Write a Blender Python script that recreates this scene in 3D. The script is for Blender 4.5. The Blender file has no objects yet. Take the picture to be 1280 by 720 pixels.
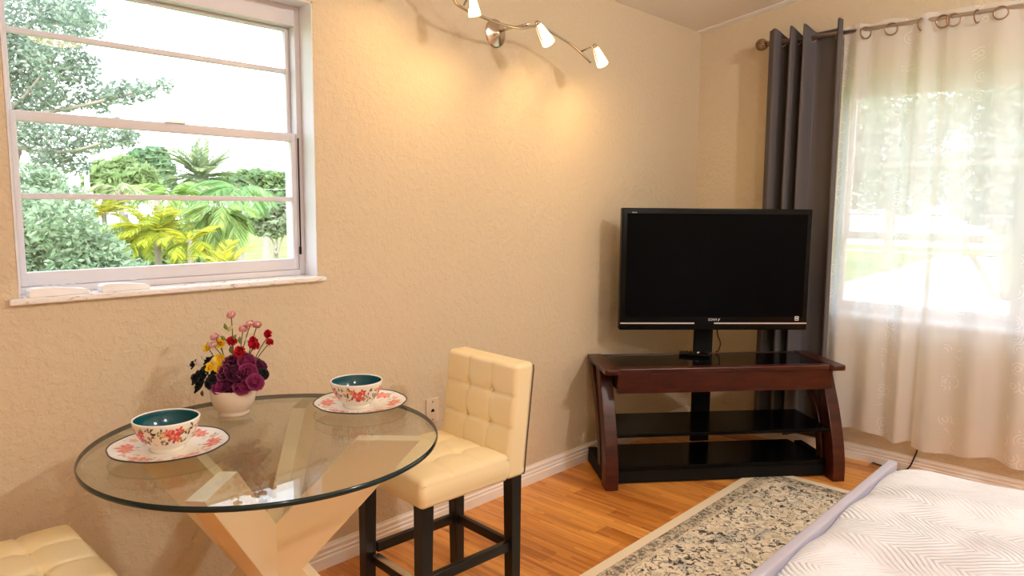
import bpy, math, random
from mathutils import Vector, Matrix
random.seed(7)
PI = math.pi
sc = bpy.context.scene
COL = sc.collection

# ------------------------------------------------------------------ camera model
FPX = 895.866
YAW, PIT, ROL = map(math.radians, (46.66601513, 6.64568168, 0.53705053))
H = 1.5
fw = Vector((math.sin(YAW)*math.cos(PIT), math.cos(YAW)*math.cos(PIT), -math.sin(PIT)))
r0 = Vector((math.cos(YAW), -math.sin(YAW), 0)); u0 = r0.cross(fw)
rt = math.cos(ROL)*r0 + math.sin(ROL)*u0; up = rt.cross(fw)
CAM = Vector((0, 0, H))
def ray(x, y): return fw + rt*((x-640)/FPX) - up*((y-360)/FPX)
def at(x, y, d): return CAM + ray(x, y)*d           # world point at depth d along the view axis
def on_y(x, y, Y): d = ray(x, y); return CAM + d*(Y/d.y)
def on_x(x, y, X): d = ray(x, y); return CAM + d*(X/d.x)
def on_z(x, y, Z): d = ray(x, y); return CAM + d*((Z-H)/d.z)

cd = bpy.data.cameras.new('camera'); cam = bpy.data.objects.new('camera', cd); COL.objects.link(cam)
M = Matrix((rt, up, -fw)).transposed().to_4x4(); M.translation = CAM
cam.matrix_world = M
cd.sensor_width = 36; cd.lens = FPX/1280*36; cd.clip_start = 0.02; cd.clip_end = 400
sc.camera = cam

# ------------------------------------------------------------------ materials
MATS = {}
def nt(m): return m.node_tree.nodes, m.node_tree.links
def mat(name, col, rough=.5, metal=0, spec=.5, emit=None, es=0, **kw):
    m = bpy.data.materials.new(name); m.use_nodes = True
    b = m.node_tree.nodes['Principled BSDF']
    b.inputs['Base Color'].default_value = (*col, 1)
    b.inputs['Roughness'].default_value = rough
    b.inputs['Metallic'].default_value = metal
    b.inputs['Specular IOR Level'].default_value = spec
    if emit: b.inputs['Emission Color'].default_value = (*emit, 1); b.inputs['Emission Strength'].default_value = es
    for k, v in kw.items(): b.inputs[k.replace('_', ' ')].default_value = v
    MATS[name] = m
    return m
def bsdf(m): return m.node_tree.nodes['Principled BSDF']
def texco(m, scale=(1,1,1), kind='Object'):
    N, L = nt(m)
    t = N.new('ShaderNodeTexCoord'); mp = N.new('ShaderNodeMapping'); mp.inputs['Scale'].default_value = scale
    L.new(t.outputs[kind], mp.inputs['Vector']); return mp.outputs['Vector']
def noise(m, vec, scale, detail=4, rough=.5, dist=0):
    N, L = nt(m); n = N.new('ShaderNodeTexNoise')
    n.inputs['Scale'].default_value = scale; n.inputs['Detail'].default_value = detail
    n.inputs['Roughness'].default_value = rough; n.inputs['Distortion'].default_value = dist
    L.new(vec, n.inputs['Vector']); return n
def ramp(m, fac, stops, interp='LINEAR'):
    N, L = nt(m); r = N.new('ShaderNodeValToRGB'); r.color_ramp.interpolation = interp
    e = r.color_ramp.elements
    while len(e) > 1: e.remove(e[-1])
    e[0].position = stops[0][0]; e[0].color = (*stops[0][1], 1)
    for p, c in stops[1:]:
        k = e.new(p); k.color = (*c, 1)
    L.new(fac, r.inputs['Fac']); return r.outputs['Color']
def mathn(m, op, a, b=None, c=None):
    N, L = nt(m); n = N.new('ShaderNodeMath'); n.operation = op
    for i, v in enumerate((a, b, c)):
        if v is None: continue
        if isinstance(v, (int, float)): n.inputs[i].default_value = v
        else: L.new(v, n.inputs[i])
    return n.outputs[0]
def bump(m, hgt, strength, dist=.01, target=None):
    N, L = nt(m); b = N.new('ShaderNodeBump'); b.inputs['Strength'].default_value = strength; b.inputs['Distance'].default_value = dist
    L.new(hgt, b.inputs['Height']); L.new(b.outputs['Normal'], (target or bsdf(m)).inputs['Normal'])
def mixc(m, fac, a, b):
    N, L = nt(m); n = N.new('ShaderNodeMix'); n.data_type = 'RGBA'
    for i, v in ((0, fac), (6, a), (7, b)):
        if isinstance(v, (int, float)): n.inputs[i].default_value = v
        elif isinstance(v, tuple): n.inputs[i].default_value = (*v, 1)
        else: L.new(v, n.inputs[i])
    return n.outputs[2]
def setcol(m, out): m.node_tree.links.new(out, bsdf(m).inputs['Base Color'])

WALLC = (.68, .57, .405)
wall_m = mat('textured_tan_wall_paint', WALLC, .75, spec=.25)
v = texco(wall_m)
n1 = noise(wall_m, v, 42, 5, .6); n2 = noise(wall_m, v, 120, 3, .6)
hg = mathn(wall_m, 'ADD', ramp(wall_m, n1.outputs['Fac'], [(.45,(0,0,0)),(.62,(1,1,1))]), mathn(wall_m, 'MULTIPLY', n2.outputs['Fac'], .6))
bump(wall_m, hg, .45, .005)
ceil_m = mat('ceiling_paint', (.90, .88, .85), .85, spec=.2)
bump(ceil_m, noise(ceil_m, texco(ceil_m), 60, 4).outputs['Fac'], .15, .004)
trim_m = mat('cream_baseboard_paint', (.90, .86, .82), .45)
reveal_m = mat('white_reveal_paint', (.82, .82, .86), .7)
frame_m = mat('white_window_frame', (.70, .68, .72), .45)
marble_m = mat('marble_sill', (.86, .82, .80), .25)
mv = texco(marble_m, (9, 9, 30)); setcol(marble_m, ramp(marble_m, noise(marble_m, mv, 2.2, 6, .65, 1.6).outputs['Fac'], [(.36,(.45,.38,.34)),(.44,(.88,.86,.86)),(1,(.94,.93,.93))]))

# floor: bamboo planks along Y
floor_m = mat('bamboo_plank_floor', (.6,.3,.1), .3, spec=.45)
N, L = nt(floor_m)
fv = texco(floor_m)
sp = N.new('ShaderNodeSeparateXYZ'); L.new(fv, sp.inputs[0])
pw = .095
ix = mathn(floor_m, 'FLOOR', mathn(floor_m, 'DIVIDE', sp.outputs[0], pw))
wn = N.new('ShaderNodeTexWhiteNoise'); wn.noise_dimensions = '1D'; L.new(ix, wn.inputs['W'])
yo = mathn(floor_m, 'ADD', sp.outputs[1], mathn(floor_m, 'MULTIPLY', wn.outputs['Value'], 3.7))
iy = mathn(floor_m, 'FLOOR', mathn(floor_m, 'DIVIDE', yo, .93))
cb = N.new('ShaderNodeCombineXYZ'); L.new(ix, cb.inputs[0]); L.new(iy, cb.inputs[1])
wn2 = N.new('ShaderNodeTexWhiteNoise'); wn2.noise_dimensions = '3D'; L.new(cb.outputs[0], wn2.inputs['Vector'])
# fine bamboo strips inside each plank
isx = mathn(floor_m, 'FLOOR', mathn(floor_m, 'DIVIDE', sp.outputs[0], .019))
isy = mathn(floor_m, 'FLOOR', mathn(floor_m, 'DIVIDE', mathn(floor_m, 'ADD', sp.outputs[1], mathn(floor_m, 'MULTIPLY', isx, .377)), .31))
cb2 = N.new('ShaderNodeCombineXYZ'); L.new(isx, cb2.inputs[0]); L.new(isy, cb2.inputs[1])
wn3 = N.new('ShaderNodeTexWhiteNoise'); L.new(cb2.outputs[0], wn3.inputs['Vector'])
gr = noise(floor_m, texco(floor_m, (70, 3.2, 1)), 1.0, 5, .6)
kn = noise(floor_m, texco(floor_m, (20, 7, 1)), 1.0, 2, .5)
tone = mathn(floor_m, 'ADD', mathn(floor_m, 'MULTIPLY', wn2.outputs['Value'], .38), mathn(floor_m, 'ADD', mathn(floor_m, 'MULTIPLY', wn3.outputs['Value'], .22), mathn(floor_m, 'MULTIPLY', gr.outputs['Fac'], .40)))
fc = ramp(floor_m, tone, [(.25,(.36,.115,.020)),(.5,(.62,.245,.050)),(.75,(.84,.40,.10))])
kmask = ramp(floor_m, kn.outputs['Fac'], [(.66,(0,0,0)),(.76,(1,1,1))])
fc = mixc(floor_m, mathn(floor_m, 'MULTIPLY', kmask, .5), fc, (.26,.085,.018))
fx = mathn(floor_m, 'FRACT', mathn(floor_m, 'DIVIDE', sp.outputs[0], pw))
edge = mathn(floor_m, 'LESS_THAN', fx, .02)
fy = mathn(floor_m, 'FRACT', mathn(floor_m, 'DIVIDE', yo, .93))
edge = mathn(floor_m, 'MAXIMUM', edge, mathn(floor_m, 'LESS_THAN', fy, .003))
setcol(floor_m, mixc(floor_m, mathn(floor_m, 'MULTIPLY', edge, .55), fc, (.18,.06,.015)))
bump(floor_m, mathn(floor_m, 'SUBTRACT', 1, edge), .12, .001)

leather_m = mat('cream_leather', (.88, .73, .44), .34, spec=.5)
bump(leather_m, noise(leather_m, texco(leather_m), 220, 3).outputs['Fac'], .06, .001)
piping_m = mat('dark_piping', (.10, .055, .03), .5)
blackwood_m = mat('black_wood', (.006, .005, .005), .35)
steel_m = mat('brushed_steel', (.72, .68, .62), .25, 1)
nickel_m = mat('brushed_nickel', (.62, .54, .45), .22, 1)
tablebase_m = mat('cream_lacquered_wood', (.78, .64, .42), .35)
tv_m = mat('glossy_black_plastic', (.003, .003, .003), .25, spec=.15)
screen_m = mat('dark_screen', (.001, .001, .0015), .3, spec=.05)
silver_m = mat('silver_strip', (.75, .72, .70), .3, .6)
logo_m = mat('pale_lettering', (.75, .75, .75), .5)
cherry_m = mat('dark_cherry_wood', (.055, .012, .007), .3, spec=.35)
setcol(cherry_m, ramp(cherry_m, noise(cherry_m, texco(cherry_m, (3, 14, 14)), 2.5, 5, .6).outputs['Fac'], [(.3,(.022,.004,.002)),(.7,(.075,.014,.007))]))
blackglass_m = mat('black_glass', (.002, .002, .002), .08, spec=.28)
black_m = mat('matte_black', (.003, .003, .003), .6, spec=.2)
cord_m = mat('dark_cord', (.03, .012, .01), .5)
white_m = mat('white_plastic', (.92, .92, .95), .4)
plate_m = mat('beige_wall_plate_plastic', (.74, .62, .46), .4)
curtain_m = mat('grey_curtain_cloth', (.125, .112, .114), .85, spec=.1)
bump(curtain_m, noise(curtain_m, texco(curtain_m, (400, 400, 60)), 1, 3).outputs['Fac'], .15, .001)
bronze_m = mat('antique_bronze', (.34, .21, .12), .32, .9)
rod_m = mat('satin_nickel_rod', (.60, .52, .46), .3, .9)
bedrail_m = mat('lavender_grey_upholstery', (.47, .45, .53), .7)
mattress_m = mat('white_mattress', (.8, .79, .77), .8)

# glass: clear pane that lets daylight through
def glassmat(name, tint, refl_rough=0.0, ior=1.5):
    m = bpy.data.materials.new(name); m.use_nodes = True; N, L = nt(m); N.clear()
    o = N.new('ShaderNodeOutputMaterial'); mx = N.new('ShaderNodeMixShader'); t = N.new('ShaderNodeBsdfTransparent'); g = N.new('ShaderNodeBsdfGlossy')
    lw = N.new('ShaderNodeLayerWeight'); lw.inputs['Blend'].default_value = .5
    F0 = ((ior-1)/(ior+1))**2
    p5 = mathn(m, 'POWER', lw.outputs['Facing'], 5.0); fac = mathn(m, 'MULTIPLY_ADD', p5, 1-F0, F0)
    t.inputs['Color'].default_value = (*tint, 1); g.inputs['Roughness'].default_value = refl_rough
    L.new(fac, mx.inputs[0]); L.new(t.outputs[0], mx.inputs[1]); L.new(g.outputs[0], mx.inputs[2]); L.new(mx.outputs[0], o.inputs[0])
    return m
pane_m = glassmat('window_glass', (.98, .99, .99), 0, 1.45)
tglass_m = glassmat('table_glass', (.93, .955, .94), 0, 1.45)
tedge_m = mat('glass_edge', (.004, .020, .023), .12, spec=.45)

def vcolmat(name, rough=.5, transl=0, spec=.5):
    m = mat(name, (1,1,1), rough, spec=spec); N, L = nt(m)
    a = N.new('ShaderNodeAttribute'); a.attribute_name = 'Col'
    L.new(a.outputs['Color'], bsdf(m).inputs['Base Color'])
    if transl:
        tr = N.new('ShaderNodeBsdfTranslucent'); mx = N.new('ShaderNodeMixShader'); mx.inputs[0].default_value = transl
        o = N['Material Output']; L.new(a.outputs['Color'], tr.inputs['Color'])
        L.new(bsdf(m).outputs[0], mx.inputs[1]); L.new(tr.outputs[0], mx.inputs[2]); L.new(mx.outputs[0], o.inputs[0])
    return m
china_m = vcolmat('painted_china', .15)
leaf_m = vcolmat('leaf', .6, .45, .15)
petal_m = vcolmat('petal', .6, .2, .2)
bark_m = mat('bark', (.30, .25, .20), .9)

# sheer curtain cloth
def sheermat():
    m = bpy.data.materials.new('sheer_cloth'); m.use_nodes = True; N, L = nt(m); N.clear()
    o = N.new('ShaderNodeOutputMaterial'); mx = N.new('ShaderNodeMixShader'); t = N.new('ShaderNodeBsdfTransparent')
    df = N.new('ShaderNodeBsdfDiffuse'); tl = N.new('ShaderNodeBsdfTranslucent'); m2 = N.new('ShaderNodeMixShader'); m2.inputs[0].default_value = .36
    df.inputs['Color'].default_value = (.92,.90,.88,1); tl.inputs['Color'].default_value = (.94,.94,.94,1)
    L.new(df.outputs[0], m2.inputs[1]); L.new(tl.outputs[0], m2.inputs[2])
    v = texco(m)
    s = N.new('ShaderNodeSeparateXYZ'); L.new(v, s.inputs[0])
    c = N.new('ShaderNodeCombineXYZ'); L.new(s.outputs[1], c.inputs[0]); L.new(s.outputs[2], c.inputs[1])
    vo = N.new('ShaderNodeTexVoronoi'); vo.inputs['Scale'].default_value = 11; vo.inputs['Randomness'].default_value = 1; vo.voronoi_dimensions = '2D'
    L.new(c.outputs[0], vo.inputs['Vector'])
    d = vo.outputs['Distance']
    rg = mathn(m, 'MULTIPLY', mathn(m, 'LESS_THAN', mathn(m, 'ABSOLUTE', mathn(m, 'SUBTRACT', d, .33)), .03), 1)
    rg2 = mathn(m, 'LESS_THAN', mathn(m, 'ABSOLUTE', mathn(m, 'SUBTRACT', d, .15)), .03)
    rg = mathn(m, 'MAXIMUM', rg, rg2)
    cut = noise(m, c.outputs[0], 16, 2); rg = mathn(m, 'MULTIPLY', rg, mathn(m, 'GREATER_THAN', cut.outputs['Fac'], .47))
    band = mathn(m, 'LESS_THAN', mathn(m, 'FRACT', mathn(m, 'DIVIDE', mathn(m, 'ADD', s.outputs[1], 10.02), .31)), .26)
    emb = mathn(m, 'MULTIPLY', rg, band)
    # denser weave where seen edge-on
    lw = N.new('ShaderNodeLayerWeight'); lw.inputs['Blend'].default_value = .35
    op = mathn(m, 'ADD', .66, mathn(m, 'MULTIPLY', lw.outputs['Facing'], .36))
    op = mathn(m, 'MINIMUM', mathn(m, 'ADD', op, mathn(m, 'MULTIPLY', emb, .16)), .97)
    L.new(op, mx.inputs[0]); L.new(t.outputs[0], mx.inputs[1]); L.new(m2.outputs[0], mx.inputs[2]); L.new(mx.outputs[0], o.inputs[0])
    return m
sheer_m = sheermat()

# frosted lamp glass
shade_m = mat('frosted_lamp_glass', (.95,.85,.65), .4, emit=(1,.76,.38), es=3.0)

# rug
rug_m = mat('distressed_rug', (.6,.55,.45), .95, spec=.05)
N, L = nt(rug_m)
rv = texco(rug_m); rs = N.new('ShaderNodeSeparateXYZ'); L.new(rv, rs.inputs[0])
RX, RY = 1.14, .62                 # half sizes
dx = mathn(rug_m, 'SUBTRACT', RX, mathn(rug_m, 'ABSOLUTE', rs.outputs[0])); dy = mathn(rug_m, 'SUBTRACT', RY, mathn(rug_m, 'ABSOLUTE', rs.outputs[1]))
de = mathn(rug_m, 'MINIMUM', dx, dy)
na = noise(rug_m, rv, 34, 5, .7, 1.2); nb = noise(rug_m, rv, 9, 5, .65, .8); ncz = noise(rug_m, rv, 3.2, 4, .6); nd = noise(rug_m, texco(rug_m, (1,1,1)), 60, 3, .6, 2.5)
base = ramp(rug_m, nb.outputs['Fac'], [(.35,(.66,.58,.44)),(.5,(.88,.80,.64)),(.65,(.70,.65,.55))])
blue = mathn(rug_m, 'MULTIPLY', ramp(rug_m, ncz.outputs['Fac'], [(.48,(0,0,0)),(.62,(1,1,1))]), ramp(rug_m, nb.outputs['Fac'], [(.42,(0,0,0)),(.6,(1,1,1))]))
base = mixc(rug_m, mathn(rug_m, 'MULTIPLY', blue, .8), base, (.17,.21,.24))
dark = mathn(rug_m, 'MULTIPLY', ramp(rug_m, na.outputs['Fac'], [(.51,(0,0,0)),(.55,(1,1,1))]), ramp(rug_m, nb.outputs['Fac'], [(.36,(.2,.2,.2)),(.5,(1,1,1))]))
base = mixc(rug_m, mathn(rug_m, 'MULTIPLY', dark, .95), base, (.040,.028,.020))
fine = ramp(rug_m, nd.outputs['Fac'], [(.58,(0,0,0)),(.66,(1,1,1))])
base = mixc(rug_m, mathn(rug_m, 'MULTIPLY', fine, .5), base, (.10,.075,.05))
inb = mathn(rug_m, 'MULTIPLY', mathn(rug_m, 'GREATER_THAN', de, .052), mathn(rug_m, 'LESS_THAN', de, .115))
bandc = ramp(rug_m, na.outputs['Fac'], [(.40,(.05,.038,.030)),(.49,(.22,.18,.14)),(.54,(.70,.62,.48))])
base = mixc(rug_m, mathn(rug_m, 'MULTIPLY', inb, .85), base, bandc)
l1 = mathn(rug_m, 'LESS_THAN', mathn(rug_m, 'ABSOLUTE', mathn(rug_m, 'SUBTRACT', de, .125)), .006)
l2 = mathn(rug_m, 'LESS_THAN', mathn(rug_m, 'ABSOLUTE', mathn(rug_m, 'SUBTRACT', de, .36)), .006)
base = mixc(rug_m, mathn(rug_m, 'MULTIPLY', mathn(rug_m, 'MAXIMUM', l1, l2), .8), base, (.68,.58,.42))
base = mixc(rug_m, mathn(rug_m, 'LESS_THAN', de, .05), base, (.82,.73,.56))
setcol(rug_m, base)
bump(rug_m, na.outputs['Fac'], .4, .004)

# quilt: zig-zag stitched channels
quilt_m = mat('white_quilt', (.82,.79,.77), .8, spec=.15)
N, L = nt(quilt_m)
qv = texco(quilt_m); qs = N.new('ShaderNodeSeparateXYZ'); L.new(qv, qs.inputs[0])
qn = noise(quilt_m, qv, 2.2, 3, .5)
tri = mathn(quilt_m, 'ABSOLUTE', mathn(quilt_m, 'SUBTRACT', mathn(quilt_m, 'FRACT', mathn(quilt_m, 'DIVIDE', mathn(quilt_m, 'ADD', qs.outputs[0], 20), .26)), .5))
ph = mathn(quilt_m, 'ADD', mathn(quilt_m, 'ADD', qs.outputs[1], mathn(quilt_m, 'MULTIPLY', tri, .24)), mathn(quilt_m, 'MULTIPLY', qn.outputs['Fac'], .16))
wv = mathn(quilt_m, 'ABSOLUTE', mathn(quilt_m, 'SINE', mathn(quilt_m, 'MULTIPLY', ph, PI/.021)))
qh = mathn(quilt_m, 'POWER', wv, .6)
pn = noise(quilt_m, qv, 7, 3, .5)
qm = ramp(quilt_m, noise(quilt_m, qv, 4.5, 3, .6).outputs['Fac'], [(.38,(.12,.12,.12)),(.6,(1,1,1))])
qh2 = mathn(quilt_m, 'ADD', mathn(quilt_m, 'MULTIPLY', qh, qm), mathn(quilt_m, 'MULTIPLY', pn.outputs['Fac'], 2.6))
bump(quilt_m, qh2, .8, .007)
qpatch = ramp(quilt_m, noise(quilt_m, qv, 3.1, 2, .5).outputs['Fac'], [(.5,(.83,.85,.91)),(.62,(.73,.72,.76))])
setcol(quilt_m, qpatch)

lawn_m = mat('lawn_grass', (.20,.34,.08), .95, spec=.05)
setcol(lawn_m, ramp(lawn_m, noise(lawn_m, texco(lawn_m), .6, 6, .6).outputs['Fac'], [(.35,(.15,.24,.06)),(.65,(.26,.34,.11))]))
road_m = mat('pale_concrete', (.62,.59,.58), .9, spec=.1)
setcol(road_m, ramp(road_m, noise(road_m, texco(road_m), 1.3, 5, .6).outputs['Fac'], [(.3,(.44,.42,.42)),(.7,(.54,.52,.51))]))

# ------------------------------------------------------------------ mesh helpers
class MB:
    def __init__(s): s.v = []; s.f = []; s.mi = []; s.c = None; s.sm = []
    def add(s, vs, fs, mi=0, smooth=False, col=None):
        o = len(s.v); s.v += [tuple(p) for p in vs]
        s.f += [tuple(i+o for i in f) for f in fs]; s.mi += [mi]*len(fs); s.sm += [smooth]*len(fs)
        if col is not None:
            if s.c is None: s.c = []
            s.c += [col]*len(vs) if not isinstance(col, list) else col
        return s
    def box(s, a, b, mi=0, R=None, o=None):
        x0,y0,z0 = a; x1,y1,z1 = b
        P = [Vector(p) for p in ((x0,y0,z0),(x1,y0,z0),(x1,y1,z0),(x0,y1,z0),(x0,y0,z1),(x1,y0,z1),(x1,y1,z1),(x0,y1,z1))]
        if R: P = [R @ p for p in P]
        if o: P = [p + Vector(o) for p in P]
        return s.add(P, [(0,3,2,1),(4,5,6,7),(0,1,5,4),(1,2,6,5),(2,3,7,6),(3,0,4,7)], mi)
    def bbox(s, a, b, r=.004, mi=0):           # box with chamfered edges
        v, f = rbox([(b[i]-a[i])/2 for i in range(3)], r, (1,1,1), 2)
        c = Vector([(a[i]+b[i])/2 for i in range(3)])
        return s.add([p+c for p in v], f, mi, True)
    def tube(s, pts, rad, n=10, mi=0, cap=True, closed=False):
        pts = [Vector(p) for p in pts]; m = len(pts)
        if not hasattr(rad, '__len__'): rad = [rad]*m
        V = []; prev = None
        for i, p in enumerate(pts):
            a = pts[(i-1) % m] if (i or closed) else p; b = pts[(i+1) % m] if (i < m-1 or closed) else p
            t = (b-a).normalized()
            if prev is None:
                q = Vector((0,0,1)) if abs(t.z) < .9 else Vector((1,0,0)); nx = t.cross(q).normalized()
            else:
                nx = (prev - t*prev.dot(t)).normalized()
            prev = nx; ny = t.cross(nx)
            for k in range(n):
                th = 2*PI*k/n; V.append(p + (nx*math.cos(th)+ny*math.sin(th))*rad[i])
        F = []
        for i in range(m if closed else m-1):
            j = (i+1) % m
            for k in range(n):
                F.append((i*n+k, i*n+(k+1)%n, j*n+(k+1)%n, j*n+k))
        if cap and not closed: F += [tuple(range(n-1,-1,-1)), tuple((m-1)*n+k for k in range(n))]
        return s.add(V, F, mi, True)
    def lathe(s, prof, n=32, mi=0, M4=None, rmod=None, cap=False):
        V = []; F = []; m = len(prof)
        for (r, z) in prof:
            for k in range(n):
                th = 2*PI*k/n; rr = r*(rmod(th, r) if rmod else 1)
                V.append(Vector((rr*math.cos(th), rr*math.sin(th), z)))
        if M4: V = [M4 @ p for p in V]
        for i in range(m-1):
            for k in range(n): F.append((i*n+k, i*n+(k+1)%n, (i+1)*n+(k+1)%n, (i+1)*n+k))
        if cap: F += [tuple(range(n-1,-1,-1)), tuple((m-1)*n+k for k in range(n))]
        return s.add(V, F, mi, True)
    def prism(s, poly, ax, a, b, mi=0):        # polygon in the two other axes, extruded on axis ax
        n = len(poly); V = []
        for t in (a, b):
            for p in poly:
                q = list(p); q.insert(ax, t); V.append(q)
        F = [tuple(range(n-1,-1,-1)), tuple(range(n, 2*n))] + [(i,(i+1)%n,n+(i+1)%n,n+i) for i in range(n)]
        return s.add(V, F, mi)
    def ball(s, c, r, n=10, mi=0, sc3=(1,1,1)):
        c = Vector(c); prof = [(max(1e-4, math.sin(PI*i/n)*r), -math.cos(PI*i/n)*r) for i in range(n+1)]
        return s.lathe(prof, n*2, mi, Matrix.Translation(c) @ Matrix.Diagonal((*sc3, 1)))
    def build(s, name, mats, parent=None, bevel=0, loc=None, rz=0):
        me = bpy.data.meshes.new(name); me.from_pydata(s.v, [], s.f)
        if not isinstance(mats, (list, tuple)): mats = [mats]
        for m in mats: me.materials.append(m)
        me.polygons.foreach_set('material_index', s.mi); me.polygons.foreach_set('use_smooth', s.sm)
        if s.c:
            at_ = me.color_attributes.new('Col', 'FLOAT_COLOR', 'POINT')
            flat = [x for c in s.c for x in (*c, 1)]; at_.data.foreach_set('color', flat)
        me.update(); fixnormals(me)
        o = bpy.data.objects.new(name, me); COL.objects.link(o)
        if parent: o.parent = parent
        if loc: o.location = loc
        o.rotation_euler.z = rz
        if bevel:
            b = o.modifiers.new('bevel', 'BEVEL'); b.width = bevel; b.segments = 2; b.limit_method = 'ANGLE'; b.angle_limit = .6
        return o
import bmesh
def fixnormals(me):
    if len(me.polygons) > 12000: return
    bm = bmesh.new(); bm.from_mesh(me); bmesh.ops.recalc_face_normals(bm, faces=bm.faces); bm.to_mesh(me); bm.free()

def rbox(h, r, nseg, ne=3):
    """rounded box: nseg inner divisions per axis, ne divisions across each rounded edge"""
    h = Vector(h); idx = {}; V = []; F = []
    def par(i):
        hi = h[i]; inner = hi - r; n = nseg[i]
        ed = [math.tan((k/ne)*PI/4)*r for k in range(ne+1)]    # 0..r
        L_ = [-hi + (r - e) for e in reversed(ed)]
        a = [-inner - e for e in reversed(ed)]
        mid = [-inner + 2*inner*k/n for k in range(1, n)]
        b = [inner + e for e in ed]
        return a + mid + b
    G = [par(i) for i in range(3)]
    def vid(p):
        k = tuple(round(c, 6) for c in p)
        if k not in idx:
            q = Vector([max(-(h[i]-r), min(h[i]-r, p[i])) for i in range(3)]); d = Vector(p)-q
            idx[k] = len(V); V.append(q + d.normalized()*r if d.length > 1e-9 else q)
        return idx[k]
    for ax in range(3):
        a, b = [i for i in range(3) if i != ax]
        for sg in (-1, 1):
            A, B = G[a], G[b]
            for i in range(len(A)-1):
                for j in range(len(B)-1):
                    q = []
                    for (u, w) in ((i,j),(i+1,j),(i+1,j+1),(i,j+1)):
                        p = [0,0,0]; p[ax] = sg*h[ax]; p[a] = A[u]; p[b] = B[w]; q.append(vid(p))
                    F.append(tuple(q))
    return V, F

def tag(o, label=None, cat=None, group=None, kind=None):
    if label: o['label'] = label
    if cat: o['category'] = cat
    if group: o['group'] = group
    if kind: o['kind'] = kind
    return o
def empty(name, loc=(0,0,0), rz=0, **k):
    o = bpy.data.objects.new(name, None); COL.objects.link(o); o.location = loc; o.rotation_euler.z = rz
    o.empty_display_size = .1
    return tag(o, **k)
def copy_tree(o, parent=None):
    c = o.copy(); COL.objects.link(c); c.parent = parent
    for ch in list(o.children): copy_tree(ch, c)
    return c
def spline(pts, n=8):
    P = [Vector(p) for p in pts]; out = []
    for i in range(len(P)-1):
        a = P[max(i-1,0)]; b = P[i]; c = P[i+1]; d = P[min(i+2,len(P)-1)]
        for k in range(n):
            t = k/n; out.append(.5*((2*b)+(c-a)*t+(2*a-5*b+4*c-d)*t*t+(3*b-a-3*c+d)*t**3))
    out.append(P[-1]); return out
S = dict(kind='structure')

# ------------------------------------------------------------------ room shell
YA, XB = 2.490, 4.458
XL, YB = -1.7, -3.4
def zc(y): return 2.65 + .155*(YA-y)
tag(MB().box((XL-.2,YB-.2,-.12),(XB+.2,YA+.2,0)).build('floor', floor_m), **S)
# sloping ceiling slab
m = MB(); y0, y1 = YB-.2, YA+.2
m.prism([(y0,zc(y0)),(y1,zc(y1)),(y1,zc(y1)+.12),(y0,zc(y0)+.12)], 0, XL-.2, XB+.2)
tag(m.build('ceiling', ceil_m), **S)
# wall with window_1 (along X)
WX0, WX1, WZ0, WZ1 = .525, 1.521, 1.195, 2.252
T = .19
m = MB(); zt = 2.66
m.box((XL,YA,0),(WX0,YA+T,zt)); m.box((WX1,YA,0),(XB,YA+T,zt)); m.box((WX0,YA,0),(WX1,YA+T,WZ0)); m.box((WX0,YA,WZ1),(WX1,YA+T,zt))
wall_far = tag(m.build('wall_far', wall_m), **S)
# wall with window_2 (along Y)
VY0, VY1, VZ0, VZ1 = -.35, 1.56, .855, 2.235
m = MB()
def ywall(m, ya, yb, z0, z1f): m.prism([(ya,z0),(yb,z0),(yb,z1f(yb)),(ya,z1f(ya))], 0, XB, XB+T)
ywall(m, YB, VY0, 0, zc); ywall(m, VY1, YA+T, 0, zc); ywall(m, VY0, VY1, 0, lambda y: VZ0); ywall(m, VY0, VY1, VZ1, zc)
tag(m.build('wall_right', wall_m), **S)
m = MB(); m.prism([(YB,0),(YA+T,0),(YA+T,zc(YA+T)),(YB,zc(YB))], 0, XL-T, XL); tag(m.build('wall_left', wall_m), **S)
tag(MB().box((XL,YB-T,0),(XB,YB,zc(YB)+.03)).build('wall_back', wall_m), **S)

# window_1 reveal lining
win = empty('window_1', (0,0,0), kind='structure')
m = MB(); rv_ = .004
m.box((WX0-.001,YA+.0,WZ0+.01),(WX0+rv_,YA+.10,WZ1)); m.box((WX1-rv_,YA,WZ0+.01),(WX1+.001,YA+.10,WZ1)); m.box((WX0,YA,WZ1-rv_),(WX1,YA+.10,WZ1+.001))
m.build('reveal', reveal_m, win)
m = MB(); m.bbox((WX0-.028,YA-.024,1.193),(WX1+.026,YA+.0,1.212),.005); m.bbox((WX0,YA-.004,1.193),(WX1,YA+.10,1.212),.003)
m.build('window_sill', marble_m, win)
FY = YA+.085; fx0, fx1 = WX0+.004, WX1-.004; fz0, fz1 = 1.212, WZ1-.004
def rect_frame(x0,x1,z0,z1,ya,yb,wl,wr,wb,wt):
    m = MB(); m.bbox((x0,ya,z0),(x0+wl,yb,z1),.003); m.bbox((x1-wr,ya,z0),(x1,yb,z1),.003)
    m.bbox((x0+wl-.002,ya+.001,z0),(x1-wr+.002,yb-.001,z0+wb),.003); m.bbox((x0+wl-.002,ya+.001,z1-wt),(x1-wr+.002,yb-.001,z1),.003); return m
rect_frame(fx0,fx1,fz0,fz1,FY,FY+.10,.022,.022,.022,.075).build('frame', frame_m, win)
lx0, lx1 = fx0+.0225, fx1-.0225
ls = rect_frame(lx0,lx1,fz0+.0225,1.768,FY+.008,FY+.036,.018,.020,.044,.032)
ls.bbox((lx0+.015,FY+.012,1.503),(lx1-.015,FY+.032,1.521),.003)
lower = ls.build('lower_sash', frame_m, win)
us = rect_frame(lx0,lx1,1.742,fz1-.0755,FY+.042,FY+.070,.016,.016,.026,.012)
us.bbox((lx0+.012,FY+.046,1.999),(lx1-.012,FY+.066,2.017),.003)
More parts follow.
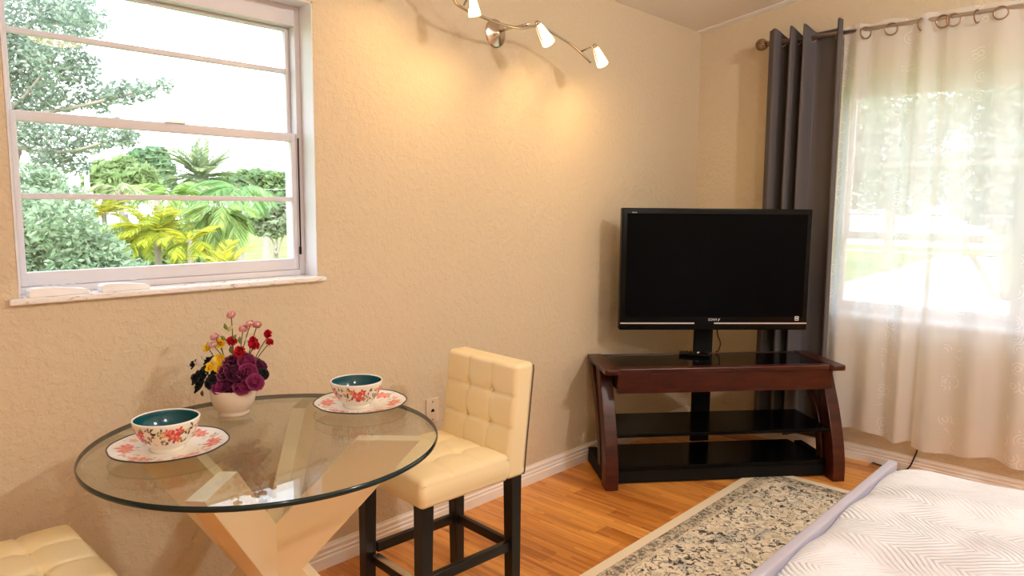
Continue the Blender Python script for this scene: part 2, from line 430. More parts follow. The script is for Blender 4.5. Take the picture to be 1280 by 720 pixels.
upper = us.build('upper_sash', frame_m, win)
m = MB(); m.box((1.0,FY+.004,1.7685),(1.07,FY+.03,1.776)); m.build('sash_lock', MATS['brushed_steel'], lower)
m = MB(); m.tube([(lx1+.004,FY+.0,1.30),(lx1+.004,FY+.0,1.75)], .003, 6); m.tube([(lx1+.003,FY+.0,1.295),(lx1+.003,FY+.0,1.325)], .005, 6)
m.build('balance_cord', MATS['matte_black'], win)
def pane(par, x0,x1,z0,z1,y): MB().box((x0,y,z0),(x1,y+.004,z1)).build('pane', pane_m, par)
pane(lower, lx0+.016, lx1-.018, fz0+.064, 1.504, FY+.020); pane(lower, lx0+.016, lx1-.018, 1.520, 1.738, FY+.020)
pane(upper, lx0+.014, lx1-.014, 1.766, 2.0, FY+.054); pane(upper, lx0+.014, lx1-.014, 2.016, fz1-.086, FY+.054)

# window_2 (right wall)
win2 = empty('window_2', (0,0,0), kind='structure')
FX = XB+.06
def yrect(y0,y1,z0,z1,xa,xb,w,wb,wt):
    m = MB(); m.bbox((xa,y0,z0),(xb,y0+w,z1),.003); m.bbox((xa,y1-w,z0),(xb,y1,z1),.003)
    m.bbox((xa,y0+w-.002,z0),(xb,y1-w+.002,z0+wb),.003); m.bbox((xa,y0+w-.002,z1-wt),(xb,y1-w+.002,z1),.003); return m
yrect(VY0,VY1,VZ0+.02,VZ1,FX,FX+.1,.03,.03,.075).build('frame', frame_m, win2)
ymid = .62
for (a, b) in ((VY0+.031, ymid-.02), (ymid+.02, VY1-.031)):
    sm = yrect(a,b,VZ0+.052,1.355,FX+.01,FX+.035,.022,.035,.04); lo = sm.build('lower_sash', frame_m, win2)
    MB().box((FX+.02,a+.02,VZ0+.085),(FX+.024,b-.02,1.317)).build('pane', pane_m, lo)
    sm = yrect(a,b,1.33,VZ1-.076,FX+.042,FX+.067,.022,.03,.02)
    sm.bbox((FX+.045,a+.02,1.735),(FX+.064,b-.02,1.765),.003); sm.bbox((FX+.048,a+.02,1.457),(FX+.06,b-.02,1.467),.002)
    upw = sm.build('upper_sash', frame_m, win2)
    for (za, zb) in ((1.358,1.459),(1.465,1.737),(1.763,VZ1-.094)): MB().box((FX+.052,a+.02,za),(FX+.056,b-.02,zb)).build('pane', pane_m, upw)
MB().bbox((FX+.002,ymid-.02,VZ0+.04),(FX+.09,ymid+.02,VZ1-.07),.003).build('mullion', frame_m, win2)
m = MB(); m.bbox((XB-.03,VY0-.03,VZ0-.005),(XB+.0,VY1+.03,VZ0+.018),.004); m.bbox((XB-.004,VY0+.001,VZ0-.005),(XB+.065,VY1-.001,VZ0+.018),.003)
m.build('window_sill', reveal_m, win2)

# baseboards with stepped profile
def bprof(t=.016, h=.1): return [(0,0),(t,0),(t,h*.45),(t*.72,h*.5),(t*.82,h*.62),(t*.55,h*.68),(t*.62,h*.84),(t*.3,h*.92),(t*.25,h),(0,h)]
m = MB(); m.prism([(YA-a,b) for a,b in bprof()], 0, XL, XB); tag(m.build('baseboard_far', trim_m), **S)
m = MB(); pr = [(XB-a,b) for a,b in bprof(.016,.092)]
n_ = len(pr); V = [(x,YB,z) for x,z in pr]+[(x,YA-.004,z) for x,z in pr]
m.add(V, [tuple(range(n_-1,-1,-1)), tuple(range(n_,2*n_))]+[(i,(i+1)%n_,n_+(i+1)%n_,n_+i) for i in range(n_)])
tag(m.build('baseboard_right', trim_m), **S)
# cove strip where the sloping ceiling meets the right wall
m = MB(); V = []
for y in (YB, YA):
    z = zc(y); V += [(XB,y,z),(XB,y,z-.012),(XB-.018,y,z-.010),(XB-.05,y,z-.003),(XB-.05,y,z)]
m.add(V, [(4,3,2,1,0),(5,6,7,8,9)]+[(i,(i+1)%5,5+(i+1)%5,5+i) for i in range(5)])
tag(m.build('trim_1', ceil_m), **S)

# ------------------------------------------------------------------ remotes on the sill, wall plate
def remote_on_sill(xa, xb, label, ridged):
    root = empty('remote_control', ((xa+xb)/2, YA+.012, 1.212), .04 if ridged else .07, label=label, cat='remote control', group='white remotes on the window sill')
    L_ = (xb-xa)/2; m = MB(); pr = []
    n = 14
    for i in range(n+1):
        t = i/n; x = -L_+2*L_*t
        pr.append((x, .026-.008*t+.003*math.sin(t*PI*1.4) - (.006 if i in (0,n) else 0)))
    pts = [(-L_+.003,0)]+[]
    poly = [(L_-.004,0.0),(L_,.005)]+list(reversed(pr))+[(-L_,.005),(-L_+.004,0.0)]
    mm = MB()
    k = len(poly); V = [(x,-.02,z) for x,z in poly]+[(x,.02,z) for x,z in poly]
    mm.add(V, [tuple(range(k)), tuple(range(2*k-1,k-1,-1))]+[(i,k+i,k+(i+1)%k,(i+1)%k) for i in range(k)])
    mm.build('body', white_m, root, bevel=.003)
    for i in range(4 if ridged else 1):
        x = -L_*.5+i*.024 if ridged else L_*.3
        MB().bbox((x,-.012,.031),(x+.014,.012,.029-.001*i), .002).build('button', white_m, root)
    return root
remote_on_sill(.525+.022, .712, 'white remote with a row of raised buttons at the left end of the sill', True)
remote_on_sill(.742, .892, 'shorter smooth white remote lying right of the ridged one on the sill', False)

p1 = on_y(533.5,501,YA); p2 = on_y(546,527,YA)
wp = empty('wall_plate', ((p1.x+p2.x)/2-.002, YA, .548), label='beige phone jack wall plate beside the cream stool back', cat='wall plate')
MB().bbox((-.037,-.009,-.058),(.037,.0,.058),.004).build('plate', plate_m, wp)
for z in (.042,-.042): MB().lathe([(.0001,0),(.0045,0),(.0045,-.0015),(.0001,-.002)],12,0,Matrix.Translation((0,-.009,z))@Matrix.Rotation(PI/2,4,'X')).build('screw', MATS['antique_bronze'], wp)
MB().prism([(-.010,-.006),(.010,-.006),(.010,0),(.004,.008),(-.004,.008),(-.010,0)],1,-.0098,-.004).build('jack_socket', black_m, wp)

# ------------------------------------------------------------------ wall lamp
barp = [on_y(*p, 2.30) for p in ((545,-30),(555,-16),(565,-5),(571,5),(584,13),(600,20),(625,30),(650,35),(668,33),(680,35),(694,43),(710,53),(725,65),(738,78))]
disc = on_y(619,42,YA); lampc = Vector((disc.x, YA, disc.z))
lamp = empty('wall_lamp', lampc, label='brushed nickel wall lamp with a wavy bar and frosted glass shades', cat='wall lamp')
mm = MB(); mm.lathe([(.0001,.030),(.012,.028),(.018,.022),(.058,.006),(.066,.003),(.067,0)],48,0,Matrix.Rotation(PI/2,4,'X')); mm.build('wall_disc', nickel_m, lamp)
mm = MB(); mm.tube([(.0,-.022,.005),(.01,-.07,.012),(.03,-.19,.020)], .006, 12); mm.ball((-.022,-.022,-.012),.007,6); mm.build('mount_stem', nickel_m, lamp)
bp = [p-lampc for p in spline(barp,6)]
mm = MB(); mm.tube(bp, .0065, 12); mm.build('bar', nickel_m, lamp)
bulbs = []
def lampshade(px_top, px_bot, Y, joint):
    a = on_y(*px_top, Y); b = on_y(*px_bot, Y); ax = (b-a).normalized(); ln = (b-a).length
    Rm = Vector((0,0,1)).rotation_difference(ax).to_matrix().to_4x4(); Mt = Matrix.Translation(a-lampc) @ Rm
    k = ln/.11
    prof = [(.010,.002),(.016,.006),(.023,.025),(.030,.055),(.0365,.085),(.040,.108),(.037,.112),(.034,.108),(.030,.085),(.022,.05),(.012,.02)]
    sh = MB(); sh.lathe([(r*k*.78,z*k) for r,z in prof], 28, 0, Mt); o = sh.build('lamp_shade', shade_m, lamp)
    # metal bow hugging the shade
    bow = []
    for i in range(17):
        t = -1+2*i/16; bow.append(Mt @ Vector((.0325*k*math.copysign(abs(t)**.6, t), 0, (.085*abs(t)**1.3-.010)*k)))
    c = MB(); c.tube(bow, .0028, 8); c.lathe([(.0001,-.012*k),(.009*k,-.010*k),(.013*k,.004*k),(.0001,.006*k)], 16, 0, Mt); j = Vector(joint)-lampc
    c.tube([Mt @ Vector((0,0,-.006*k)), j], .0045, 10); c.build('shade_holder', nickel_m, lamp)
    bulbs.append((b + ax*.012, ax))
lampshade((589,-10),(593.5,20), 2.20, on_y(580,6,2.30))
lampshade((672,29),(686,54), 2.20, on_y(676,33,2.30))
lampshade((744,58),(753.5,81), 2.20, on_y(727,64,2.30))
lampshade((548,-62),(542,-34), 2.20, on_y(552,-22,2.30))

# ------------------------------------------------------------------ round glass table
BC = Vector((1.010, 1.945, 0)); GZ = .808; GT = .015; KS = 1.065
table = empty('dining_table', (BC.x, BC.y, 0), label='round clear glass table on a crossed cream wooden base', cat='table')
GR = .486
gc = Vector((.986,1.892,0))-Vector((BC.x,BC.y,0))
g = MB(); n = 128
def ring(r, z): return [(gc.x+r*math.cos(2*PI*k/n), gc.y+r*math.sin(2*PI*k/n), z) for k in range(n)]
zs = [(GR-.004,GZ),(GR-.001,GZ+.002),(GR,GZ+.005),(GR,GZ+.010),(GR-.001,GZ+.0130),(GR-.004,GZ+GT)]
V = []
for r,z in zs: V += ring(r,z)
F = []; 
for i in range(len(zs)-1):
    for k in range(n): F.append((i*n+k,i*n+(k+1)%n,(i+1)*n+(k+1)%n,(i+1)*n+k))
g.add(V,F,1,True); g.add(ring(GR-.004,GZ)+ring(GR-.004,GZ+GT),[tuple(range(n-1,-1,-1)),tuple(range(n,2*n))],0)
g.build('glass_top', [tglass_m, tedge_m], table)
zc_ = GZ/2; zt_ = GZ
for q in range(4):
    a = math.radians((42.9,131,222,312.5)[q]); ro = (.485,.455,.475,.455)[q]; ca, sa = math.cos(a), math.sin(a); th = .024
    poly = [(0,zc_+.117),(ro-.19,zt_),(ro,zt_),(.10,zc_),(ro,0),(ro-.19,0),(0,zc_-.117)]
    mm = MB(); k = len(poly)
    V = [(r*ca-s*th*sa, r*sa+s*th*ca, z) for s in (-1,1) for r,z in poly]
    mm.add(V, [tuple(range(k)), tuple(range(2*k-1,k-1,-1))]+[(i,k+i,k+(i+1)%k,(i+1)%k) for i in range(k)])
    mm.build('leg', tablebase_m, table, bevel=.002)

# ------------------------------------------------------------------ tufted stools
def tuft(u, w):           # u,w in 0..1 on the tufted face -> outward offset
    h = 0.0
    for s in (1/3, 2/3):
        h -= .0065*math.exp(-((u-s)/.014)**2) + .0065*math.exp(-((w-s)/.014)**2)
        h -= .003*math.exp(-((u-s)/.07)**2) + .003*math.exp(-((w-s)/.07)**2)
    for s in (1/3, 2/3):
        for t in (1/3, 2/3): h -= .013*math.exp(-(((u-s)**2+(w-t)**2)/.05**2))
    return h + .012
def make_stool():
    root = empty('counter_stool', (0,0,0))
    hx, hy, hz = .2025, .208, .052
    V, F = rbox((hx,hy,hz), .022, (54,54,6), 4); out = []
    for p in V:
        u = (p.x+hx)/(2*hx); w = (p.y+hy)/(2*hy)
        if p.z > hz*.55:
            e = min(1, max(0, (p.z-hz*.55)/(hz*.45)))
            dome = .014*(1-(2*u-1)**4)*(1-(2*w-1)**4)
            p = Vector((p.x,p.y,p.z+e*(tuft(u,w)*.9+dome-.012)))
        elif abs(p.z) <= hz*.55:
            k = 1-(p.z/(hz*.6))**2; p = Vector((p.x-.006*k*math.copysign(1,-p.x)*(abs(p.x)>hx*.9), p.y+.006*k*math.copysign(1,p.y)*(abs(p.y)>hy*.9), p.z))
        out.append(p+Vector((-.0435,0,.532)))
    mm = MB(); mm.add(out,F,0,True); seat = mm.build('seat', leather_m, root)
    for s in (1/3,2/3):
        for t in (1/3,2/3):
            b = MB(); b.ball((-.246+2*hx*s, -hy+2*hy*t, .5775),.007,6,0,(1,1,.5)); b.build('button', leather_m, seat)
    # seam round the seat edge
    sm = MB(); rr = [(-hx+.008,-hy+.004),(hx-.004,-hy+.004),(hx-.004,hy-.004),(-hx+.008,hy-.004)]
    sm.tube([(x-.0435,y*1.012,.563) for x,y in rr],.0022,6,0,True,True); sm.build('piping', leather_m, seat)
    bx, by, bz = .044, .203, .216
    V, F = rbox((bx,by,bz), .018, (4,54,54), 4); out = []
    for p in V:
        w = (p.y+by)/(2*by); u = (p.z+bz)/(2*bz)
        if p.x < -bx*.3:
            e = min(1,(-p.x-bx*.3)/(bx*.7)); uu = max(0,(u-.17)/.83)
            p = Vector((p.x-e*(tuft(uu,w)*.95-.004)*(1 if u>.1 else .3),p.y,p.z))
        z = p.z+.697; out.append(Vector((p.x+.198+.045*max(0,z-.52)/.39, p.y, z)))
    mm = MB(); mm.add(out,F,0,True); back = mm.build('backrest', leather_m, root)
    lean = lambda z: .045*max(0,z-.52)/.39
    for s in (1/3,2/3):
        for t in (1/3,2/3):
            z = .481+.432*(.17+.83*s); b = MB(); b.ball((.198-bx+.010+lean(z), -by+2*by*t, z),.007,6,0,(.5,1,1)); b.build('button', leather_m, back)
    for sg in (-1,1):
        pp = MB(); pp.tube([(.198+bx-.003+lean(z), sg*y*1.003, z) for y,z in ((by-.02,.482),(by-.004,.488),(by,.50),(by,.6),(by,.75),(by,.885),(by-.004,.902))],.0028,6,0,True)
        pp.build('piping', piping_m, back)
    for (x,y) in ((-.205,-.165),(-.215,.172),(.212,-.165),(.205,.165)):
        l = MB(); a, b = .025, .021; dxy = (.006 if x > 0 else -.004)
        V = [(x-b+dxy,y-b,0),(x+b+dxy,y-b,0),(x+b+dxy,y+b,0),(x-b+dxy,y+b,0),(x-a,y-a,.487),(x+a,y-a,.487),(x+a,y+a,.487),(x-a,y+a,.487)]
        l.add(V,[(0,3,2,1),(4,5,6,7),(0,1,5,4),(1,2,6,5),(2,3,7,6),(3,0,4,7)]); l.build('leg', blackwood_m, root, bevel=.002)
    for y in (-.165,.165): MB().bbox((-.183,y-.012,.185),(.192,y+.012,.222),.002).build('stretcher', blackwood_m, root)
    MB().bbox((.195,-.147,.185),(.217,.147,.222),.002).build('stretcher', blackwood_m, root)
    fr = MB().bbox((-.212,-.147,.150),(-.190,.147,.187),.002).build('stretcher', blackwood_m, root)
    fp = MB().bbox((-.216,-.14,.1835),(-.188,.14,.1905),.002).build('foot_plate', steel_m, fr); fp['label'] = 'metal foot plate'
    return root
st = make_stool(); tag(st, 'cream tufted stool with its back by the wall plate, right of the table', 'stool', 'cream tufted stools')
st.location = (1.712,1.972,0); st.rotation_euler.z = math.radians(-3)
s2 = copy_tree(st); s2.location = (.318,2.068,0); s2.rotation_euler.z = math.radians(180)
s2['label'] = 'cream tufted stool whose seat corner shows below the window, left of the table'

# ------------------------------------------------------------------ china
TOP = GZ+GT
RED=(.62,.05,.035); PINK=(.80,.26,.24); DK=(.05,.035,.03); OLV=(.36,.33,.12); CRM=(.86,.80,.68); YEL=(.80,.55,.18); TEAL=(.005,.085,.105); BLUG=(.25,.30,.30)
def fcol(u, v, flowers, sprigs, base):
    for (cx,cy,r,c1,c2) in flowers:
        dx, dy = u-cx, v-cy; d = math.hypot(dx,dy)
        if d < r*1.25:
            th = math.atan2(dy,dx); pet = r*(.78+.22*math.cos(5*th+cx*90))
            if d < r*.16: return (.75,.5,.2)
            if d < pet:
                k = .5+.5*math.cos(5*th+cx*90+1.2+d/r*3)
                return tuple(a+(b-a)*(k*.75) for a,b in zip(c1,c2))
    for (cx,cy,rx,ry,an,c) in sprigs:
        dx, dy = u-cx, v-cy; ca, sa = math.cos(an), math.sin(an)
        if ((dx*ca+dy*sa)/rx)**2+((-dx*sa+dy*ca)/ry)**2 < 1: return c
    return base
def make_bowl(loc, rz, label, seed):
    rnd = random.Random(seed)
    root = empty('bowl', loc, rz, label=label, cat='bowl', group='flowered bowls on the glass table')
    R, Hh = .080, .082
    flowers = []; sprigs = []
    for k in range(5):
        u0_ = k*2*PI*R/5
        yy = .052+rnd.uniform(-.004,.003); flowers += [(u0_, yy, .0185, RED, PINK),(u0_+.017,yy+.011,.013,(.55,.03,.03),(.75,.2,.16)),(u0_+.014,yy-.010,.012,RED,(.8,.3,.2)),(u0_-.013,yy+.012,.011,(.7,.12,.08),PINK)]
        flowers.append((u0_-.022,.060,.009,YEL,(.8,.7,.4)))
        for j in range(26):
            sprigs.append((u0_+.05+rnd.uniform(-.032,.032), rnd.uniform(.028,.073), rnd.uniform(.0035,.0075), .0027, rnd.uniform(0,PI), rnd.choice((DK,DK,OLV,BLUG,(.45,.12,.06),YEL))))
        for j in range(6): sprigs.append((u0_+rnd.uniform(-.028,.028), rnd.uniform(.030,.044), .006, .003, rnd.uniform(0,PI), rnd.choice((OLV,DK))))
    circ = 2*PI*R; F2 = [(a+s,b,r,c,d) for (a,b,r,c,d) in flowers for s in (-circ,0,circ)]; S2 = [(a+s,b,c,d,e,f) for (a,b,c,d,e,f) in sprigs for s in (-circ,0,circ)]
    n = 220; prof = [(.040,0),(.043,.003),(.0425,.009),(.044,.012)]
    for i in range(1,31):
        t = i/30; prof.append((.044+(R-.044)*math.sin(t*PI/2)**.85*(.96+.04*t), .012+t*(Hh-.012)))
    V = []; C_ = []; F = []
    for (r,z) in prof:
        for k in range(n):
            th = 2*PI*k/n; V.append((r*math.cos(th),r*math.sin(th),z)); C_.append(fcol(th*R, z, F2, S2, CRM) if z < .079 else (.92,.89,.84))
    for i in range(len(prof)-1):
        for k in range(n): F.append((i*n+k,i*n+(k+1)%n,(i+1)*n+(k+1)%n,(i+1)*n+k))
    m = MB(); m.add(V,F,0,True,C_); m.add(V[:n],[tuple(range(n-1,-1,-1))],0,False,[CRM]*n)
    m.build('bowl_wall', china_m, root)
    rim = MB(); rim.lathe([(R-.0005,Hh-.003),(R+.0006,Hh),(R-.001,Hh+.0014),(R-.0035,Hh+.0012),(R-.0045,Hh-.002)],96); rim.build('rim', mat('white_china',(.90,.87,.82),.15) if 'white_china' not in MATS else MATS['white_china'], root)
    prof2 = [(R-.0042,Hh-.001)]
    for i in range(1,16):
        t = 1-i/15; prof2.append((max(.0005,(.040+(R-.0455-.0)*math.sin(t*PI/2)**.85) if t>0 else .0005), .016+t*(Hh-.017)))
    root.scale = (KS,KS,KS)
    inn = MB(); inn.lathe(prof2,96); inn.build('teal_lining', MATS.get('teal_glaze') or mat('teal_glaze',TEAL,.12), root)
    return root
def make_saucer(loc, rz, label, seed):
    rnd = random.Random(seed); n = 192
    flowers = []; sprigs = []
    for k in range(6):
        a = k*PI/3+.3; flowers += [(.103*math.cos(a+q_),.103*math.sin(a+q_),r_,(.78,.15,.12),(.88,.46,.42)) for q_,r_ in ((0,.025),(.2,.018),(-.19,.016))]; a += .5
        flowers.append((.112*math.cos(a),.112*math.sin(a),.012,(.80,.35,.28),(.86,.6,.4)))
    for j in range(90):
        a = rnd.uniform(0,2*PI); r = rnd.uniform(.07,.13); sprigs.append((r*math.cos(a),r*math.sin(a),rnd.uniform(.004,.008),.0025,rnd.uniform(0,PI),rnd.choice((OLV,(.62,.62,.60),BLUG,(.75,.5,.3),(.70,.66,.5)))))
    prof = [(.001,.004),(.02,.004),(.045,.004)]+[(.045+.005*i, .004+.016*(i/19)**1.3) for i in range(1,20)]
    def sc_(th, r): return 1+.022*abs(math.cos(4*th))*(max(0,r-.06)/.08)
    V = []; C_ = []; F = []
    for (r,z) in prof:
        for k in range(n):
            th = 2*PI*k/n; rr = r*sc_(th,r); p = (rr*math.cos(th),rr*math.sin(th)); V.append((*p,z)); C_.append(fcol(*p,flowers,sprigs,(.88,.85,.80)))
    for i in range(len(prof)-1):
        for k in range(n): F.append((i*n+k,i*n+(k+1)%n,(i+1)*n+(k+1)%n,(i+1)*n+k))
    root = MB(); root.add(V,F,0,True,C_)
    # underside and rolled dark rim
    und = [(.140,.0195),(.10,.0065),(.06,.0),(.055,.0),(.001,.0005)]
    V2 = []
    for (r,z) in und:
        for k in range(n):
            th = 2*PI*k/n; rr = r*sc_(th,r); V2.append((rr*math.cos(th),rr*math.sin(th),z))
    F3 = []
    for i in range(len(und)-1):
        for k in range(n): F3.append((i*n+k,(i+1)*n+k,(i+1)*n+(k+1)%n,i*n+(k+1)%n))
    root.add(V2,F3,0,True,[(.80,.76,.70)]*len(V2))
    o = root.build('saucer', china_m, None, loc=loc, rz=rz)
    rm = MB(); rm.tube([(.140*sc_(2*PI*k/96,.14)*math.cos(2*PI*k/96),.140*sc_(2*PI*k/96,.14)*math.sin(2*PI*k/96),.0198) for k in range(96)],.0021,6,0,True,True)
    rm.build('rim', MATS.get('dark_rim') or mat('dark_rim',(.03,.025,.03),.3), o)
    o.scale = (KS,KS,KS); tag(o, label, 'saucer', 'flowered saucers on the glass table'); return o
sa = Vector((.739,1.978,TOP+.0005)); sb = Vector((1.354,1.968,TOP+.0005))
make_saucer(sa, .2, 'flowered saucer with a dark rim near the stool below the window', 3)
make_saucer(sb, 1.0, 'flowered saucer with a dark rim close to the wall plate', 5)
make_bowl(sa+Vector((-.004,.004,.0048)), -.5, 'flowered bowl with teal inside, in front of the flower pot', 11)
make_bowl(sb+Vector((-.012,.004,.0048)), .35, 'flowered bowl with teal inside, near the stool backrest and wall plate', 12)

# ------------------------------------------------------------------ flowers
pot_c = Vector((1.022,2.190,TOP+.0005))
fl = empty('flower_pot', pot_c, label='cream flower pot of pink, red, yellow and purple artificial flowers', cat='flower arrangement')
pot = MB(); pot.lathe([(r*KS,z*KS*.93) for r,z in [(.0005,0),(.044,0),(.045,.006),(.043,.011),(.048,.017),(.058,.034),(.064,.055),(.066,.080),(.065,.086),(.061,.085),(.058,.06),(.0005,.05)]],56)
pot_m = mat('cream_ceramic',(.78,.68,.56),.35); pot.build('pot', pot_m, fl)
PD = (pot_c-CAM).dot(fw)
def fp(x, y, dd=0): return at(220+x/4.8, 375+y/4.8, PD+dd)-pot_c
def petals(m, c, nrm, n, r, wid, cup, col, rnd, rad0=.1, rim=None):
    nrm = nrm.normalized(); q = Vector((0,0,1)) if abs(nrm.z)<.9 else Vector((1,0,0)); ax = nrm.cross(q).normalized(); ay = nrm.cross(ax)
    a0 = rnd.uniform(0,6.28)
    for k in range(n):
        a = a0+2*PI*k/n+rnd.uniform(-.15,.15); d = ax*math.cos(a)+ay*math.sin(a); s = nrm.cross(d)
        V = []; C_ = []
        kk = rnd.uniform(.75,1.2); cc = tuple(x*kk for x in col)
        for i in range(6):
            t = i/5
            for j in range(5):
                w = (j-2)/2*wid*r*math.sin(PI*min(.93,.12+t*.85))**.8
                V.append(c + d*(r*(rad0+t*(1-rad0))*math.cos(cup*t)) + nrm*(r*t*math.sin(cup*t)+ .18*abs(j-2)/2*r*wid*(1-t*.4)) + s*w); C_.append(rim if (rim and (i == 5 or j in (0,4) and i > 1)) else cc)
        m.add(V,[(i*5+j,i*5+j+1,(i+1)*5+j+1,(i+1)*5+j) for i in range(5) for j in range(4)],0,True,C_)
rnd = random.Random(4)
stemroot = Vector((0,0,.06))
stem_m = mat('green_stem',(.10,.11,.03),.6); darkleaf_m = None
def stem(p, name='stem'):
    m = MB(); mid = stemroot*.45+p*.55+Vector((rnd.uniform(-.01,.01),rnd.uniform(-.01,.01),.012)); m.tube(spline([stemroot+Vector((p.x*.3,p.y*.3,0)),mid,p],5),.0016,6); m.build('stem', stem_m, fl)
facing = (-fw)
for (x,y,dd) in ((332,90,.0),(402,172,-.01),(447,145,.0),(487,150,.01),(235,222,0),(222,268,-.01)):
    p = fp(x,y,dd); m = MB(); c = (.80,.40,.38) if y<250 else (.82,.55,.50)
    petals(m,p+Vector((0,0,-.006)),Vector((rnd.uniform(-.3,.3),rnd.uniform(-.3,.3),1))+facing*.4,7,.018,.7,.85,c,rnd); petals(m,p+Vector((0,0,-.003)),Vector((0,0,1))+facing*.3,5,.012,.6,1.2,(.90,.62,.58),rnd)
    m.build('pink_blossom', petal_m, fl); stem(p)
for (x,y,dd,r) in ((332,255,-.01,.020),(388,310,-.025,.022),(478,255,0,.024),(470,285,-.02,.02),(560,205,.01,.017),(560,258,.0,.015)):
    p = fp(x,y,dd); m = MB(); dn = facing*.7+Vector((rnd.uniform(-.4,.4),rnd.uniform(-.4,.4),rnd.uniform(-.1,.8)))
    petals(m,p,dn,5,r,.75,.75,(.60,.018,.035),rnd); petals(m,p+dn.normalized()*.003,dn,4,r*.6,.7,1.1,(.48,.012,.03),rnd)
    m.build('red_blossom', petal_m, fl); stem(p)
for (x,y,dd) in ((195,288,0),(268,262,.005),(260,358,-.02),(210,405,-.03),(262,408,-.03)):
    p = fp(x,y,dd); m = MB(); dn = facing*.8+Vector((rnd.uniform(-.4,.4),rnd.uniform(-.3,.3),.5))
    petals(m,p,dn,5,.019,.55,.35,(.92,.66,.03),rnd); petals(m,p,dn,5,.010,.6,1.2,(.85,.50,.02),rnd); m.build('yellow_blossom', petal_m, fl); stem(p)
for (x,y,dd,r,dkk) in ((340,380,-.02,.030,0),(420,375,-.02,.030,0),(300,440,-.045,.030,0),(365,450,-.05,.034,1),(430,440,-.04,.032,0),(470,500,-.05,.030,0),(400,520,-.055,.030,0),(270,530,-.055,.028,0),(330,520,-.055,.03,1),(470,400,0,.03,1),(395,400,.03,.03,1),
                   (130,470,-.01,.026,2),(160,500,-.03,.028,2),(115,390,.01,.018,2),(180,440,-.02,.026,2),(150,530,-.02,.024,2),(200,370,.02,.02,2),(515,450,-.01,.022,2),(225,500,-.045,.026,2),(505,400,.02,.022,1),(330,420,.04,.03,1),(250,440,.03,.03,2),(440,480,.03,.03,1),(300,490,0,.03,2)):
    p = fp(x,y,dd); m = MB(); dn = facing*.55+Vector((p.x*6,p.y*6,.45))+Vector((rnd.uniform(-.3,.3),rnd.uniform(-.3,.3),0))
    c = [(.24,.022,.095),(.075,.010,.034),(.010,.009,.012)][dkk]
    if dkk == 0 and rnd.random() < .3: c = (.045,.008,.022)
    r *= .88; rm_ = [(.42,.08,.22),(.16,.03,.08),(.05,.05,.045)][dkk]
    petals(m,p,dn,6,r*1.15,.85,.35,c,rnd,.1,rm_); petals(m,p+dn.normalized()*.006,dn,4,r*.7,.85,1.0,tuple(x*1.25 for x in c),rnd,.1,rm_)
    m.build('dark_leaf_cluster' if dkk==2 else 'purple_blossom', petal_m, fl)
for (x,y,ang,l,c) in ((300,160,.4,.022,(.22,.24,.07)),(328,170,-.7,.024,(.55,.50,.25)),(285,228,.9,.022,(.20,.22,.06)),(385,240,0,.024,(.22,.24,.08)),(355,222,-.5,.02,(.26,.28,.09)),(335,300,.3,.028,(.16,.16,.05)),(430,235,-.7,.022,(.75,.68,.52)),(415,430,.7,.026,(.50,.45,.42)),(130,380,1.2,.026,(.55,.52,.46)),(165,345,.9,.02,(.62,.58,.50)),(325,435,-.9,.028,(.42,.30,.36)),(75,395,1.3,.012,(.7,.6,.45)),(240,505,.9,.022,(.36,.10,.22)),(160,560,0,.02,(.10,.10,.05))):
    p = fp(x,y,-.03); m = MB(); d = (rt*math.sin(ang)*-1+up*math.cos(ang)).normalized(); s = d.cross(facing).normalized(); V=[]; C_=[]
    for i in range(7):
        t = i/6
        for j in (-1,0,1): V.append(p-d*l*.5+d*l*t+s*j*l*.28*math.sin(PI*min(.97,t*.94+.05))+facing*(.004*(1-abs(j))+.005*math.sin(t*3))); C_.append(c)
    m.add(V,[(i*3+j,i*3+j+1,(i+1)*3+j+1,(i+1)*3+j) for i in range(6) for j in range(2)],0,True,C_); m.build('leaf', petal_m, fl)

# ------------------------------------------------------------------ TV stand
SA = math.radians(-39.5); SZ = .645
so = Vector((3.003,2.157,0)); e_ = Vector((math.cos(SA),math.sin(SA),0)); nv = Vector((-math.sin(SA),math.cos(SA),0))
W = 1.35; D = .42
stand = empty('tv_stand', so, SA, label='dark cherry wood media stand with black glass shelves in the corner', cat='TV stand')
def railpoly(x0,x1,left):
    c = .02
    return [(x0,0 if not left else .012),(x0+.012,0),(x1-.012,0),(x1,.012),(x1,D),(x0,D)]
for nm,(x0,x1) in (('side_rail',(0,.085)),('side_rail',(W-.085,W))):
    m = MB(); m.prism([(x0,.012),(x0+.012,0),(x1-.012,0),(x1,.012),(x1,D),(x0,D)],2,SZ-.030,SZ); m.build(nm, cherry_m, stand, bevel=.006)
m = MB(); m.box((.0852,.022,SZ-.030),(W-.0852,.075,SZ)); m.build('front_rail', cherry_m, stand, bevel=.006)
m = MB(); m.box((.0852,D-.03,SZ-.030),(W-.0852,D,SZ-.004)); m.build('back_rail', cherry_m, stand, bevel=.003)
MB().box((.086,.076,SZ-.016),(W-.086,D-.031,SZ-.006)).build('glass_top', blackglass_m, stand)
m = MB(); m.box((.078,.030,.508),(W-.062,.060,SZ-.0305)); m.box((.088,.0605,.515),(W-.075,D-.03,.535)); m.box((.088,.0605,.5355),(.105,D-.03,SZ-.031)); m.box((W-.092,.0605,.5355),(W-.075,D-.03,SZ-.031)); m.build('apron', cherry_m, stand, bevel=.003)
